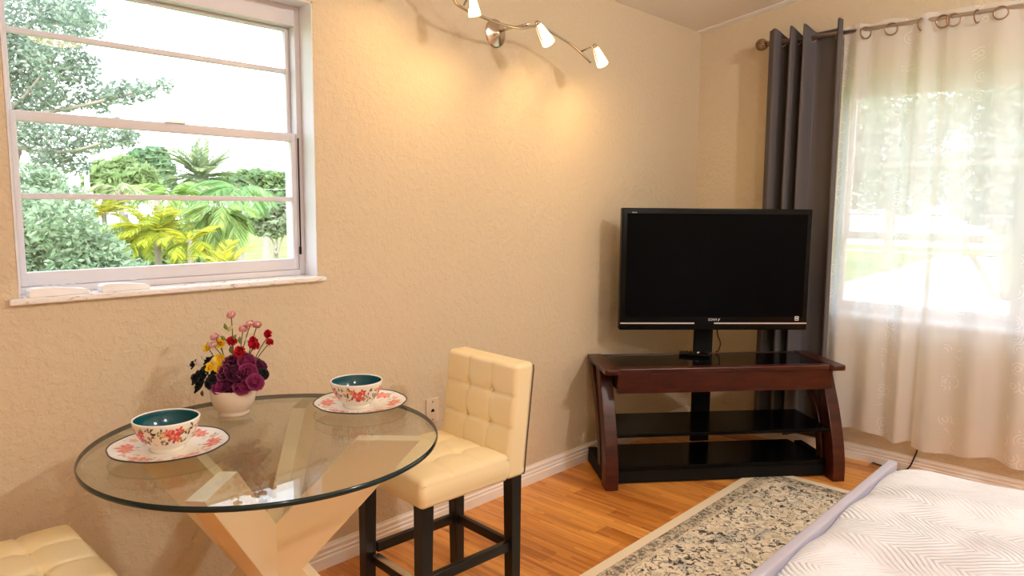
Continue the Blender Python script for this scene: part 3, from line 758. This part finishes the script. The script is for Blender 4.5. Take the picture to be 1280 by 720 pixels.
def sidepanel(x0, x1):
    # front leg sweeps forward towards the floor, back leg mirrors it
    fr = spline([(.130,.614),(.118,.52),(.080,.40),(.030,.26),(-.018,.12),(-.034,0)],6)if 0 else None
    def q(pts): return [(p.x,p.y) for p in spline([Vector((a,b,0)) for a,b in pts],6)]
    f1 = q([(.165,.614),(.125,.53),(.062,.40),(.006,.25),(-.026,.11),(-.032,0)]); f2 = q([(.058,0),(.062,.11),(.090,.25),(.142,.39),(.205,.52),(.25,.614)])
    m = MB(); poly = f1+f2; n = len(poly); V = [(x,y,z) for x in (x0,x1) for y,z in poly]
    h = len(f1)
    F = [(i,(i+1),n+i+1,n+i) for i in range(n-1)]+[(n-1,0,n,2*n-1)]
    for b in (0,n):
        for i in range(h-1): F.append((b+i,b+i+1,b+n-2-i,b+n-1-i))
    m.add(V,F); m.build('front_leg', cherry_m, stand, bevel=.004)
    b1 = q([(.352,.614),(.285,.52),(.205,.41),(.143,.30),(.110,.19),(.092,.09)]); b2 = q([(.150,.09),(.170,.19),(.208,.30),(.275,.41),(.352,.52),(.418,.614)])
    m = MB(); poly = b1+b2; n = len(poly); V = [(x,y,z) for x in (x0,x1) for y,z in poly]; h = len(b1)
    F = [(i,(i+1),n+i+1,n+i) for i in range(n-1)]+[(n-1,0,n,2*n-1)]
    for b in (0,n):
        for i in range(h-1): F.append((b+i,b+i+1,b+n-2-i,b+n-1-i))
    m.add(V,F); m.build('back_leg', cherry_m, stand, bevel=.004)
    MB().box((x0+.01,.055,.004),(x1-.01,.415,.089)).build('foot_rail', black_m, stand, bevel=.004)
sidepanel(.008,.0775); sidepanel(W-.0615+.0,W+.008)
shelf_m = mat('smoked_shelf_glass', (.002,.002,.002), .2, spec=.10)
def shelf(pts, z0, z1, name='shelf'):
    m = MB(); m.prism(pts,2,z0,z1); return m.build(name, shelf_m, stand, bevel=.003)
shelf([(.079,.02),(W-.064,.02),(W-.064,D-.02),(.079,D-.02)], .270, .290)
shelf([(.079,.045),(W-.064,.045),(W-.095,D-.01),(.079,D-.01)], .075, .100)
m = MB(); m.box((.0792,.055,.006),(W-.0642,.075,.0745)); m.box((.10,.0755,.03),(W-.10,.38,.0745)); m.build('plinth', black_m, stand)
m = MB(); m.box((.645,D+.001,.10),(.757,D+.024,.98)); m.build('spine', black_m, stand, bevel=.003)
# television hung on the spine
TA = math.radians(-43.5); tvp = so+e_*.66+nv*.285
te = Vector((math.cos(TA),math.sin(TA),0)); tvp = tvp+te*.040; tvp.z = .0
tv = empty('television', (tvp.x,tvp.y,.80), TA, label='large black flat television in the corner on the dark stand', cat='television')
TW = .542; TH = .688
m = MB(); m.bbox((-TW,0,0),(TW,.06,TH),.006); m.bbox((-TW*.8,.06,.12),(TW*.8,.085,TH*.85),.012); m.build('housing', tv_m, tv)
MB().box((-TW+.028,-.0012,.075),(TW-.028,.0005,TH-.03)).build('screen', screen_m, tv)
MB().box((-TW+.004,-.0045,.036),(-.115,.0008,.043)).build('trim_strip', silver_m, tv); MB().box((.0,-.0045,.036),(TW-.004,.0008,.043)).build('trim_strip', silver_m, tv)
MB().box((-.115,-.0035,.0365),(.0,.0008,.0425)).build('sensor_window', tv_m, tv)
MB().box((-.05,.0852,.03),(.03,.100,.30)).build('mount_bracket', black_m, tv)
def text(body, size, loc, parent, name):
    c = bpy.data.curves.new(name,'FONT'); c.body = body; c.size = size; c.extrude = .0004; c.align_x = 'CENTER'; c.materials.append(logo_m)
    o = bpy.data.objects.new(name, c); COL.objects.link(o); o.parent = parent; o.location = loc; o.rotation_euler = (PI/2,0,0)
    bpy.context.view_layer.update(); me = bpy.data.meshes.new_from_object(o.evaluated_get(bpy.context.evaluated_depsgraph_get())); bpy.data.objects.remove(o)
    o = bpy.data.objects.new(name, me); COL.objects.link(o); o.parent = parent; o.location = loc; o.rotation_euler = (PI/2,0,0); return o
text('SONY', .020, (-.008,-.0015,.0535), tv, 'logo')
MB().prism([(.022,.0525),(.028,.0545),(.034,.066),(.027,.064)],1,-.0016,-.0005).build('emblem', logo_m, tv)
st_ = MB(); 
for a,b in (((.470,.055),(.492,.058)),((.470,.077),(.492,.080))): st_.box((a[0],-.0018,a[1]),(b[0],-.0006,b[1]))
st_.box((.470,-.0018,.0581),(.474,-.0006,.0769)); st_.box((.488,-.0018,.0581),(.492,-.0006,.0769)); st_.box((.477,-.0018,.063),(.485,-.0006,.072)); st_.build('sticker', logo_m, tv)
text('BRAVIA', .008, (-TW+.068,-.0015,TH-.028), tv, 'model_lettering')
# black remote lying on the stand top
rp = on_z(868,444,SZ)
rc = empty('remote_control', (rp.x,rp.y,SZ-.005), SA-.55, label='black remote control lying in front of the television on the stand', cat='remote control')
m = MB(); m.bbox((-.085,-.024,0),(.085,.024,.022),.006); m.build('body', tv_m, rc)
for i in range(4):
    for j in (-1,0,1): MB().bbox((-.05+i*.022,j*.013-.004,.0215),(-.04+i*.022,j*.013+.004,.0245),.001).build('button', logo_m if i==3 else black_m, rc)
# cable hanging beside the spine
cb_ = MB(); c0 = so+e_*.772+nv*(D-.012); cb_.tube(spline([(c0.x,c0.y,.82),(c0.x+.004,c0.y-.006,.75),(c0.x+.02,c0.y-.018,.70),(c0.x+.012,c0.y-.012,.655),(c0.x-.004,c0.y-.004,.648)],6),.004,8)
tag(cb_.build('television_cable', cord_m), 'thin dark cable hanging beside the television post', 'cable')

# ------------------------------------------------------------------ curtains
RXc = 4.345; RZ = 2.487
rod = empty('curtain_rod', (RXc,1.975,RZ), label='satin metal curtain rod with a round cage finial over the window', cat='curtain rod')
MB().tube([(0,-.012,0),(0,-2.6,0)],.0115,16).build('rod', rod_m, rod)
m = MB(); m.tube([(0,-.03,0),(0,.004,0)],.015,14); 
for k in range(8):
    a = PI*k/8; R_ = Matrix.Rotation(a,4,'Y'); m.tube([R_ @ Vector((.034*math.sin(t*2*PI/20),.038-.034*math.cos(t*2*PI/20),0)) for t in range(20)],.0032,6,0,True,True)
m.ball((0,.004,0),.013,8); m.build('finial', bronze_m, rod)
m = MB(); m.tube([(0,-.03,-.01),(.05,-.03,-.012),(XB-RXc-.002,-.03,-.012)],.007,8); m.lathe([(.0001,0),(.022,0),(.02,.008),(.0001,.009)],16,0,Matrix.Translation((XB-RXc-.001,-.03,-.012))@Matrix.Rotation(-PI/2,4,'Y')); m.build('bracket', bronze_m, rod)
def curtain(name, label, y0, y1, ztop, zbot, prof, m_, n, grom, group=None, hem=None, gm=None, sol=0, cat='curtain'):
    nz = 46; V = []; F = []
    for j in range(nz+1):
        t = j/nz
        for i in range(n+1):
            s = i/n; y = y0+(y1-y0)*s; X, yy, dz = prof(s, y, t)
            z = ztop+dz*(1-min(1,t*12))+(zbot+(hem(s) if hem else 0)-ztop)*t; V.append((X,yy,z))
    for j in range(nz):
        for i in range(n): F.append((j*(n+1)+i,j*(n+1)+i+1,(j+1)*(n+1)+i+1,(j+1)*(n+1)+i))
    m = MB(); m.add(V,F,0,True); o = m.build(name, m_)
    if sol: s_ = o.modifiers.new('thick','SOLIDIFY'); s_.thickness = sol; s_.offset = 0
    tag(o, label, cat, group)
    for (y, yaw, rr) in grom:
        g = MB(); Rg = Matrix.Translation((RXc-(.012 if not sol else 0),y,RZ-(.022 if not sol else .008)))@Matrix.Rotation(yaw,4,'Z')
        g.tube([Rg @ Vector((0,rr*math.cos(2*PI*k/24),rr*math.sin(2*PI*k/24))) for k in range(24)],.0042,8,0,True,True); g.build('grommet', gm or bronze_m, o)
    return o
def gprof(s, y, t):
    # four folds: narrow, narrow, narrow, then a broad flat last one
    kp = [(0,-.7),(.09,-1),(.20,1),(.32,-1),(.41,1),(.50,-1),(.60,.55),(.86,.45),(.96,-1),(1,-.7)]
    for (a0,x0),(a1,x1) in zip(kp, kp[1:]):
        if s <= a1: q = (s-a0)/(a1-a0); q = q*q*(3-2*q); x = x0+(x1-x0)*q; break
    return RXc+.060*(1-.10*t)*x+.006*t*math.sin(7*s+2*t), y-.012*t+.01*t*math.sin(5*s), .026*(-x)
curtain('curtain', 'grey grommet curtain gathered beside the television', 1.945, 1.52, RZ+.045, .10, gprof, curtain_m, 150, [(1.945-.425*f, yw, .021) for f,yw in ((.145,.5),(.26,-.5),(.365,.5),(.455,-.5),(.565,.5),(.91,-.4))], sol=.003)
def sprof(ph0, k, amp):
    def f(s, y, t):
        a = amp*(.28+.72*min(1,t*3))*(1+.35*math.sin(9*s+ph0*2))
        return RXc+a*math.sin(ph0+k*s+.6*math.sin(5*s+ph0)+.25*math.sin(2*t+3*s))+.004*math.sin(31*s+4*t)-.006*t, y+.012*t*math.sin(8*s+ph0), .006*math.sin(17*s)
    return f
curtain('sheer_curtain', 'left white sheer curtain panel, next to the grey curtain', 1.525, .99, RZ+.030, .215, sprof(.4,2*PI*3.6,.030), sheer_m, 150,
        [(1.407,.9,.031),(1.276,.25,.031),(1.129,1.25,.031),(1.03,.2,.031)], 'white sheer curtain panels', lambda s: -.012*math.sin(11*s)-.02*s)
curtain('sheer_curtain', 'right white sheer curtain panel, overlapping the left one above the bed', 1.02, -.35, RZ+.030, .185, sprof(2.1,2*PI*7.5,.032), sheer_m, 300,
        [(.981,.35,.031),(.878,1.35,.031),(.777,.2,.031),(.64,1.1,.031),(.50,.3,.031)], 'white sheer curtain panels', lambda s: -.014*math.sin(19*s)+.02*s)

# cords by the wall
def cord(pts, r, label, name='cord'):
    m = MB(); m.tube(spline(pts,8), r, 8); tag(m.build(name, cord_m), label, 'cord')
a = on_x(1160,545,4.44); b = on_x(1149,556,4.435); c = on_x(1145,567,4.432)
cord([(4.445,1.02,.40),(4.442,a.y,a.z+.02),(4.437,b.y,b.z),(4.43,c.y,c.z),(4.42,c.y+.03,.03),(4.40,c.y+.08,.006)], .0042, 'dark cord hanging out from under the sheer curtain')
cord([on_z(1058,562,.005),on_z(1070,570,.005),on_z(1082,575,.005),on_z(1096,580,.005),on_z(1120,588,.005)], .004, 'dark cord lying on the floor beside the stand leg', 'floor_cord')

# ------------------------------------------------------------------ rug, bed
rug = MB(); rug.bbox((-RX,-RY,0),(RX,RY,.009),.003)
tag(rug.build('rug', rug_m, None, loc=(3.895-RX,1.686-RY,.0003), rz=.006), 'distressed cream and blue grey patterned rug beside the bed', 'rug')
BX0, BX1 = 1.56, 3.062; BYT = .803; BL = 2.05
bed = empty('bed', (BX0,BYT,0), label='bed with a lavender grey padded footboard', cat='bed')
W_ = BX1-BX0
m = MB(); m.bbox((0,-.034,.10),(W_,0,.50),.008); m.build('footboard', bedrail_m, bed)
for x in (0,W_-.03): MB().bbox((x,-BL,.14),(x+.03,-.0345,.34),.006).build('side_rail', bedrail_m, bed)
MB().bbox((0,-BL-.06,.10),(W_,-BL-.001,1.05),.02).build('headboard', bedrail_m, bed)
for x in (.06,W_-.06):
    for y in (-.017,-BL-.03): MB().tube([(x,y,0),(x,y,.105)],.022,10).build('leg', blackwood_m, bed)
MB().bbox((.032,-BL+.002,.20),(W_-.032,-.05,.455),.03).build('mattress', mattress_m, bed)
# quilt draped over the mattress
nx, ny = 90, 120; V = []; F = []
qx0, qx1, qy0, qy1 = BX0-.012, BX1+.0, BYT-BL+.01, BYT-.0365
rq = random.Random(2)
def qz(x, y):
    d1 = max(0,x-qx0); d2 = max(0,qx1-x); d3 = max(0,qy1-y)
    def sh(d, w): t = min(1,d/w); return math.sqrt(max(0,1-(1-t)**2))
    z = .508+.008*math.sin(5.1*x+1.2*y)+.006*math.sin(7*y-2*x)+.004*math.sin(15*x+9*y)
    ff = .455+(z-.455)*sh(d3,.16)+.010*math.sin(16*x)*max(0,1-d3/.12)
    return ff
for j in range(ny+1):
    y = qy0+(qy1-qy0)*j/ny
    for i in range(nx+1):
        s = i/nx
        # side overhang: first and last columns hang down
        if s < .06: t = s/.06; x = qx0-.012*math.sin(t*PI/2)*0; z0 = qz(qx0+.06,y); V.append((qx0-.004+.064*t**2.2, y, z0-.20*(1-t)**1.0*1-.0+.0)); continue
        if s > .94: t = (1-s)/.06; z0 = qz(qx1-.06,y); V.append((qx1+.022+.006*math.sin(20*y)-.082*t**2.2, y, z0-.20*(1-t))); continue
        x = qx0+.06+(qx1-qx0-.12)*(s-.06)/.88; V.append((x,y,qz(x,y)))
for j in range(ny):
    for i in range(nx): F.append((j*(nx+1)+i,j*(nx+1)+i+1,(j+1)*(nx+1)+i+1,(j+1)*(nx+1)+i))
m = MB(); m.add(V,F,0,True); qo = m.build('quilt', quilt_m)
so_ = qo.modifiers.new('thick','SOLIDIFY'); so_.thickness = .012; so_.offset = 1
tag(qo, 'white quilt with stitched zigzag channels spread over the bed', 'quilt')

# ------------------------------------------------------------------ lamp hanging over the middle of the room (seen mirrored in window glass)
PL = Vector((1.84,-1.62,2.80)); 
pend = empty('pendant_lamp', PL, label='round glowing pendant lamp hanging from the sloping ceiling', cat='pendant lamp')
m = MB(); m.lathe([(.001,-.045),(.09,-.040),(.16,-.025),(.195,-.005),(.20,.010),(.19,.018),(.02,.030)],40); m.build('lamp_shade', mat('glowing_bowl_glass',(.95,.85,.65),.4,emit=(1,.62,.20),es=7), pend)
m = MB(); m.tube([(0,0,.028),(0,0,zc(PL.y)-PL.z-.001)],.008,10); m.build('stem', nickel_m, pend)
m = MB(); m.lathe([(.001,-.03),(.05,-.028),(.06,-.012),(.06,0)],24,0,Matrix.Translation((0,0,zc(PL.y)-PL.z))); m.build('canopy', nickel_m, pend)

# two ceiling lamps added out of view to brighten the walls and bed
dome_m = mat('added_dome_glow',(.95,.92,.88),.4,emit=(1,.92,.80),es=6)
for (x, y, lb) in ((-.35,-1.9,'added unseen dome lamp lighting the room from the entry side'),(2.45,-1.2,'added unseen dome lamp lighting the bed and right wall')):
    cl = empty('added_ceiling_lamp', (x,y,zc(y)), label=lb, cat='added ceiling lamp')
    m = MB(); m.lathe([(.0005,-.065),(.06,-.060),(.11,-.045),(.135,-.020)],36); m.build('dome', dome_m, cl)
    m = MB(); m.lathe([(.135,-.026),(.148,-.024),(.150,.0),(.150,.022)],36); m.build('rim', nickel_m, cl)

# ------------------------------------------------------------------ outside
GZ0 = -2.8
tag(MB().box((-60,2.75,GZ0-.3),(90,140,GZ0)).add([(4.75,-70,GZ0-.0),(140,-70,GZ0),(140,2.75,GZ0),(4.75,2.75,GZ0)],[(0,1,2,3)]).build('lawn', lawn_m), **S)
m = MB(); m.box((-50,36,GZ0),(45,43,GZ0+.02)); tag(m.build('road', road_m), **S)
dv = [on_z(1058,352,GZ0+.03),on_z(1180,318,GZ0+.03),on_z(1245,318,GZ0+.03),on_z(1300,352,GZ0+.03),on_z(1300,420,GZ0+.03),on_z(1040,420,GZ0+.03)]
m = MB(); k=len(dv); m.add([(p.x,p.y,GZ0+.02) for p in dv]+[(p.x,p.y,GZ0) for p in dv],[tuple(range(k)),tuple(range(2*k-1,k-1,-1))]+[(i,k+i,k+(i+1)%k,(i+1)%k) for i in range(k)]); tag(m.build('driveway', road_m), **S)
m = MB(); a = on_z(1085,314,GZ0); b = on_z(1290,309,GZ0); m.box((a.x,b.y-4,GZ0),(a.x+2.2,a.y+6,GZ0+.02)); tag(m.build('street', road_m), **S)

def leafquads(m, blobs, count, size, cols, rnd, droop=0):
    wts = [b[1]*b[1] for b in blobs]
    V = []; F = []; C_ = []
    for _ in range(count):
        c, r, sq = rnd.choices(blobs, wts)[0]
        d = Vector((rnd.gauss(0,1),rnd.gauss(0,1),rnd.gauss(0,1))).normalized()*r*(rnd.random()**.33)
        d = Vector((d.x,d.y,d.z*sq)); p = c+d
        a = Vector((rnd.gauss(0,1),rnd.gauss(0,1),rnd.gauss(0,.7)-droop)).normalized(); b = a.cross(Vector((rnd.gauss(0,1),rnd.gauss(0,1),rnd.gauss(0,1)))).normalized()
        s = size*rnd.uniform(.6,1.3); o = len(V); k = rnd.uniform(.75,1.25)*.76; col = tuple(min(.95,x*k) for x in rnd.choice(cols))
        V += [p-a*s, p+b*s*.42+a*s*.1, p+a*s, p-b*s*.42+a*s*.1]; F.append((o,o+1,o+2,o+3)); C_ += [col]*4
    m.add(V,F,0,False,C_)
def tree(name, label, blobs_px, depth, count, size, cols, trunk_px=None, cat='tree', tr=.12, seed=1, branches=(), group=None, droop=0, sq=.9):
    rnd = random.Random(seed)
    blobs = [(at(x,y,depth+dd), r*depth/FPX, sq) for (x,y,r,dd) in blobs_px]
    c = sum((b[0] for b in blobs),Vector())/len(blobs)
    root = empty(name, (c.x,c.y,GZ0), label=label, cat=cat, group=group); o = Vector((c.x,c.y,GZ0))
    m = MB(); leafquads(m,[(b[0]-o,b[1],b[2]) for b in blobs],count,size,cols,rnd,droop); m.build('crown', leaf_m, root)
    m = MB()
    base = Vector((0,0,0)) if not trunk_px else Vector((at(*trunk_px,depth).x-o.x, at(*trunk_px,depth).y-o.y, 0))
    top = max(b[0].z for b in blobs)-o.z
    m.tube(spline([base,base*.8+Vector((.1,0,top*.35)),base*.4+Vector((0,0,top*.7))],5),[tr*(1-.04*i) for i in range(11)],9)
    for br in branches:
        m.tube(spline([at(x,y,depth+dd)-o for x,y,dd in br],5),[tr*.35*(1-.6*i/(5*(len(br)-1))) for i in range(5*(len(br)-1)+1)],7)
    m.build('trunk', bark_m, root); return root
G1 = [(.30,.40,.30),(.40,.48,.38),(.24,.34,.27),(.48,.54,.44)]
G2 = [(.36,.50,.20),(.44,.56,.26),(.30,.42,.16)]
G3 = [(.20,.34,.18),(.26,.42,.22)]
YG = [(.40,.46,.05),(.56,.52,.03),(.30,.42,.08),(.66,.58,.05)]
tree('oak_tree', 'tall grey green oak with spreading boughs at the left of the window',
     [(30,20,42,0),(80,15,40,.5),(105,22,30,-.4),(25,75,40,.3),(70,70,38,-.3),(100,85,26,0),(40,120,30,.2),(70,120,26,0),(120,122,24,.4),(150,115,20,0),(180,112,16,-.2),(205,106,12,0),(-10,60,60,0),(30,165,30,0),(70,180,28,0),(110,172,26,.3),(145,168,22,-.2),(160,172,14,0),(60,205,24,0),(95,205,18,.3),(-20,140,60,.2)],
     11, 13000, .052, G1, (-75,300), seed=1, tr=.12, branches=[((-60,230,0),(0,150,0),(40,110,0),(90,40,0)),((0,150,0),(60,140,0),(120,128,0),(200,108,0)),((-40,190,0),(20,185,0),(80,190,0),(140,175,0))])
tree('leafy_shrub', 'dense pale grey green shrub filling the lower left of the window',
     [(40,270,42,0),(80,280,40,-.3),(110,300,34,.2),(50,320,40,.1),(100,330,36,-.2),(30,225,26,.3),(60,230,24,.5),(135,318,28,0),(150,335,22,.3),(0,290,60,0),(90,250,24,.3),(170,342,22,-.1),(20,350,60,0),(100,370,60,0)],
     7.5, 15000, .040, [(.34,.46,.30),(.44,.56,.36),(.28,.40,.24),(.50,.60,.40)], None, 'shrub', seed=2, tr=.10)
tree('round_tree', 'rounded light green tree beyond the palms, left of the tall date palm',
     [(130,215,18,0),(155,212,20,.5),(175,222,20,0),(145,232,22,-.4),(118,228,14,0),(190,235,14,0)], 26, 2600, .17, G2, None, seed=3, tr=.25)
tree('round_tree', 'darker green tree behind the light green one, its top left of the date palm',
     [(175,200,16,0),(195,198,17,.4),(205,212,14,0),(185,218,16,0),(210,228,10,0)], 42, 2400, .24, G3, None, seed=4, tr=.3)
tree('distant_hedge_tree', 'low bushy green trees far off at the right of the window',
     [(285,225,12,0),(305,222,12,.6),(322,222,12,0),(340,224,13,0),(356,226,12,.5),(372,228,14,0),(330,238,14,0),(352,242,14,0),(300,240,12,0)], 44, 3000, .26, [(.30,.46,.22),(.44,.56,.22),(.26,.40,.22)], None, seed=5, tr=.3)
tree('small_tree', 'small olive green tree with a forked trunk at the right of the window',
     [(330,265,15,0),(350,262,16,.3),(342,285,14,0),(358,282,13,0),(325,285,11,.2),(368,270,12,0),(315,270,10,0)], 22, 2600, .13, [(.40,.48,.30),(.48,.54,.36),(.34,.42,.24)], (345,300), seed=6, tr=.14,
     branches=[((345,318,0),(340,300,0),(328,285,0)),((346,318,0),(352,300,0),(360,284,0)),((345,312,0),(346,295,0),(345,270,0))])

# palms: fronds built as rib + leaflets, copied around the crown
def frond_mesh(name, L_, droop, nl, ll, cols, rnd, lift=.5, leafdroop=.5, wmin=.01):
    m = MB(); pts = []; n = 14
    for i in range(n+1):
        t = i/n; ang = lift-droop*t; 
        pts.append(Vector((0,0,0)) if i == 0 else pts[-1]+Vector((math.cos(ang),0,math.sin(ang)))*(L_/n))
    V=[];F=[];C_=[]
    m2 = MB(); m2.tube(pts,[.02*L_/1.5*(1-.8*i/n) for i in range(n+1)],5); c0 = tuple(x*.9 for x in cols[0]); m.add(m2.v,m2.f,0,True,[c0]*len(m2.v))
    for k in range(nl):
        t = .12+.88*k/nl; f = t*n; i = min(n-1,int(f)); p = pts[i].lerp(pts[i+1],f-i); d = (pts[i+1]-pts[i]).normalized(); nrm = Vector((-d.z,0,d.x))
        for s in (-1,1):
            l = ll*math.sin(PI*min(.98,.12+t*.86))**.6*rnd.uniform(.85,1.1); dirv = (d*.65+Vector((0,s,0))*.8+nrm*(.35-leafdroop*.5)+Vector((0,0,-leafdroop*.5))).normalized()
            w = d*max(.026*ll/.5, wmin); col = rnd.choice(cols); kk = rnd.uniform(.45,1.35)*.78; col = tuple(min(.95,x*kk) for x in col); o = len(V)
            q = p+dirv*l*.55+Vector((0,0,-leafdroop*l*.04)); e = p+dirv*l+Vector((0,0,-leafdroop*l*.35))
            V += [p-w*.5,p+w*.5,q+w,e,q-w]; F.append((o,o+1,o+2,o+3,o+4)); C_ += [col]*5
    m.add(V,F,0,False,C_)
    o = m.build(name, leaf_m); return o
def palm(name, label, crown_px, depth, nf, L_, cols, droop=1.6, lift=(0,1.3), nl=34, ll=.4, tr=.12, seed=1, leafdroop=.6, trunk=True, group=None):
    rnd = random.Random(seed); c = at(*crown_px,depth); root = empty(name,(c.x,c.y,GZ0),label=label,cat='palm',group=group); h = c.z-GZ0
    base = None
    for k in range(nf):
        if k < 3:
            o = frond_mesh('frond',L_,droop*rnd.uniform(.85,1.15),nl,ll,cols,rnd,0,leafdroop,1.3*depth/FPX); protos = [o] if k == 0 else protos+[o]; 
        else:
            o = protos[k%3].copy(); COL.objects.link(o)
        o.parent = root; o.location = (rnd.uniform(-.05,.05),rnd.uniform(-.05,.05),h); o.rotation_euler = (rnd.uniform(-.2,.2), -(lift[0]+(lift[1]-lift[0])*rnd.random()), k*2.399+rnd.uniform(-.2,.2)); s = rnd.uniform(.85,1.1); o.scale = (s,s,s)
    if trunk:
        m = MB(); m.tube([(0,0,0),(.03,0,h*.5),(0,0,h+.03)],[tr*1.15,tr,tr*.85],10); m.build('trunk', bark_m, root)
    return root
palm('date_palm', 'tall date palm with a spiky round crown against the white sky', (251,224), 28, 54, 2.0, [(.34,.48,.28),(.42,.54,.30),(.52,.52,.26)], 1.1, (-.45,1.5), 22, .5, .26, 21, .35)
palm('arching_palm', 'green palm with long arching fronds right of the date palm', (296,238), 14, 11, 1.0, [(.30,.52,.20),(.38,.58,.24)], 1.5, (.1,1.1), 22, .36, .09, 22, .8)
palm('arching_palm', 'green palm with arching fronds just below the date palm', (213,244), 17, 11, 1.0, [(.34,.54,.16),(.46,.60,.18)], 1.5, (.1,1.1), 22, .36, .09, 23, .8)
palm('areca_palm', 'bright yellow green palm with bushy fronds low in the middle of the window', (196,296), 11.5, 40, .92, YG, 1.5, (.0,1.45), 20, .27, .06, 24, .6)
palm('areca_palm', 'yellow palm tuft left of the bushy yellow green palm', (130,268), 13, 14, .55, [(.62,.56,.04),(.48,.52,.09),(.60,.50,.05)], 1.3, (.2,1.35), 16, .2, .05, 25, .6)
palm('areca_palm', 'small yellow palm tuft low between the two bushy palms', (238,303), 7.6, 12, .32, YG, 1.3, (.1,1.3), 16, .18, .04, 28, .6)
palm('drooping_palm', 'green palm with drooping shaggy fronds above a slim forked trunk', (275,268), 9.3, 34, .58, [(.32,.50,.17),(.40,.54,.20),(.48,.56,.17)], 2.3, (-.2,1.2), 22, .24, .045, 26, 1.1)
palm('feather_palm', 'pale feathery palm behind the yellow tuft, left of the window centre', (150,238), 21, 13, 1.15, [(.56,.60,.34),(.60,.56,.34),(.42,.54,.28)], 1.7, (.0,1.0), 20, .4, .08, 27, .9)
palm('croton_shrub', 'low yellow shrub along the bottom of the window', (285,334), 6.6, 20, .32, [(.62,.55,.05),(.5,.52,.08)], 1.2, (.1,1.4), 14, .14, .04, 29, .3)
tree('hedge_shrub', 'green hedge running behind the yellow palms at the foot of the window view',
     [(160,300,24,0),(195,312,24,.3),(230,310,24,0),(262,312,22,.2),(215,335,30,0),(170,335,30,0),(255,335,28,0),(190,285,18,0),(235,285,18,.2)], 14, 5200, .075, [(.28,.40,.16),(.36,.46,.20),(.40,.46,.14)], None, 'hedge', seed=12, tr=.08)
# power lines and pole
pp = at(255,170,30); m = MB(); m.tube([(0,0,0),(0,0,pp.z-GZ0)],[.07,.05],8); tag(m.build('utility_pole', mat('grey_pole',(.55,.55,.56),.8), None, loc=(pp.x,pp.y,GZ0)), 'thin pale pole rising behind the date palm', 'pole')
pp = at(107,196,24); m = MB(); m.tube([(0,0,0),(0,0,pp.z-GZ0)],[.09,.08],8); tag(m.build('utility_pole', MATS['grey_pole'], None, loc=(pp.x,pp.y,GZ0)), 'short grey pole seen through the oak leaves', 'pole')
for (ya,yb,lb) in ((228,236,'upper pale power line crossing behind the date palm'),(100,62,'power line high in the open sky at the right of the window'),(112,88,'power line just under the highest one in the open sky')):
    a = at(60,ya+(30 if ya<150 else 0),31); b = at(420,yb,31); m = MB(); c = (a+b)/2; m.tube(spline([a-c,Vector((0,0,-.15)),b-c],8),.012,5); tag(m.build('power_line', MATS['grey_pole'], None, loc=c), lb, 'power line')

# trees beyond window_2, haze put into their paled leaf colours
tree('street_tree', 'leafy tree seen through the left sheer panel, above the lawn',
     [(1075,150,38,0),(1120,140,40,2),(1160,150,36,-1),(1100,190,40,0),(1150,200,36,1),(1060,200,36,0),(1085,235,34,0),(1130,240,34,0),(1170,230,30,0)], 48, 7000, .30, [(.42,.50,.40),(.50,.56,.46),(.36,.44,.36)], (1112,290), seed=8, tr=.35)
tree('street_tree', 'big tree with a leaning forked trunk seen through the right sheer panel',
     [(1230,130,44,0),(1280,160,50,1),(1240,200,44,0),(1285,230,50,-1),(1225,250,36,0),(1300,110,50,0),(1265,265,36,0)], 34, 7000, .26, [(.40,.48,.40),(.48,.54,.46),(.34,.42,.36)], (1262,380), seed=9, tr=.5,
     branches=[((1250,380,0),(1225,335,0),(1205,305,0),(1190,270,0)),((1256,370,0),(1262,300,0),(1258,220,0))])

# ------------------------------------------------------------------ light
w = bpy.data.worlds.new('sky'); sc.world = w; w.use_nodes = True
N = w.node_tree.nodes; Lk = w.node_tree.links; bg = N['Background']
tc = N.new('ShaderNodeTexCoord'); sx = N.new('ShaderNodeSeparateXYZ'); rp_ = N.new('ShaderNodeValToRGB'); Lk.new(tc.outputs['Generated'], sx.inputs[0]); Lk.new(sx.outputs[2], rp_.inputs[0])
rp_.color_ramp.elements[0].position = 0; rp_.color_ramp.elements[0].color = (.97,.99,1,1); rp_.color_ramp.elements[1].position = .6; rp_.color_ramp.elements[1].color = (.72,.86,1,1)
Lk.new(rp_.outputs[0], bg.inputs[0]); bg.inputs[1].default_value = 5.0
def light(name, typ, loc, energy, col, **k):
    l = bpy.data.lights.new(name, typ); l.energy = energy; l.color = col
    for a, b in k.items(): setattr(l, a, b)
    o = bpy.data.objects.new(name, l); COL.objects.link(o); o.location = loc; return o
sun = light('sun','SUN',(0,0,20),4.4,(1,.95,.88), angle=.02)
sun.rotation_euler = Vector((.45,.55,-.85)).to_track_quat('-Z','Y').to_euler()
for b, ax in bulbs:
    sp_ = light('bulb','SPOT',b,8.0,(1,.62,.24), shadow_soft_size=.03, spot_size=math.radians(165), spot_blend=1.0)
    sp_.rotation_euler = (ax+Vector((0,.15,-.5))).to_track_quat('-Z','Y').to_euler()
for x, y, e in ((-.35,-1.9,106),(2.45,-1.2,128)):
    light('added_ceiling_bulb','POINT',(x,y,zc(y)-.17),e,(1,.99,.98), shadow_soft_size=.10)  # main room light, added below the unseen dome lamps

# ------------------------------------------------------------------ render look
vs = sc.view_settings; sc.display_settings.display_device = 'sRGB'
vs.view_transform = 'Standard'; vs.look = 'None'; vs.exposure = 0.0; vs.gamma = 1; vs.use_curve_mapping = False
cy = sc.cycles; cy.use_denoising = True; cy.max_bounces = 14; cy.transparent_max_bounces = 32; cy.diffuse_bounces = 6; cy.caustics_reflective = False; cy.caustics_refractive = False
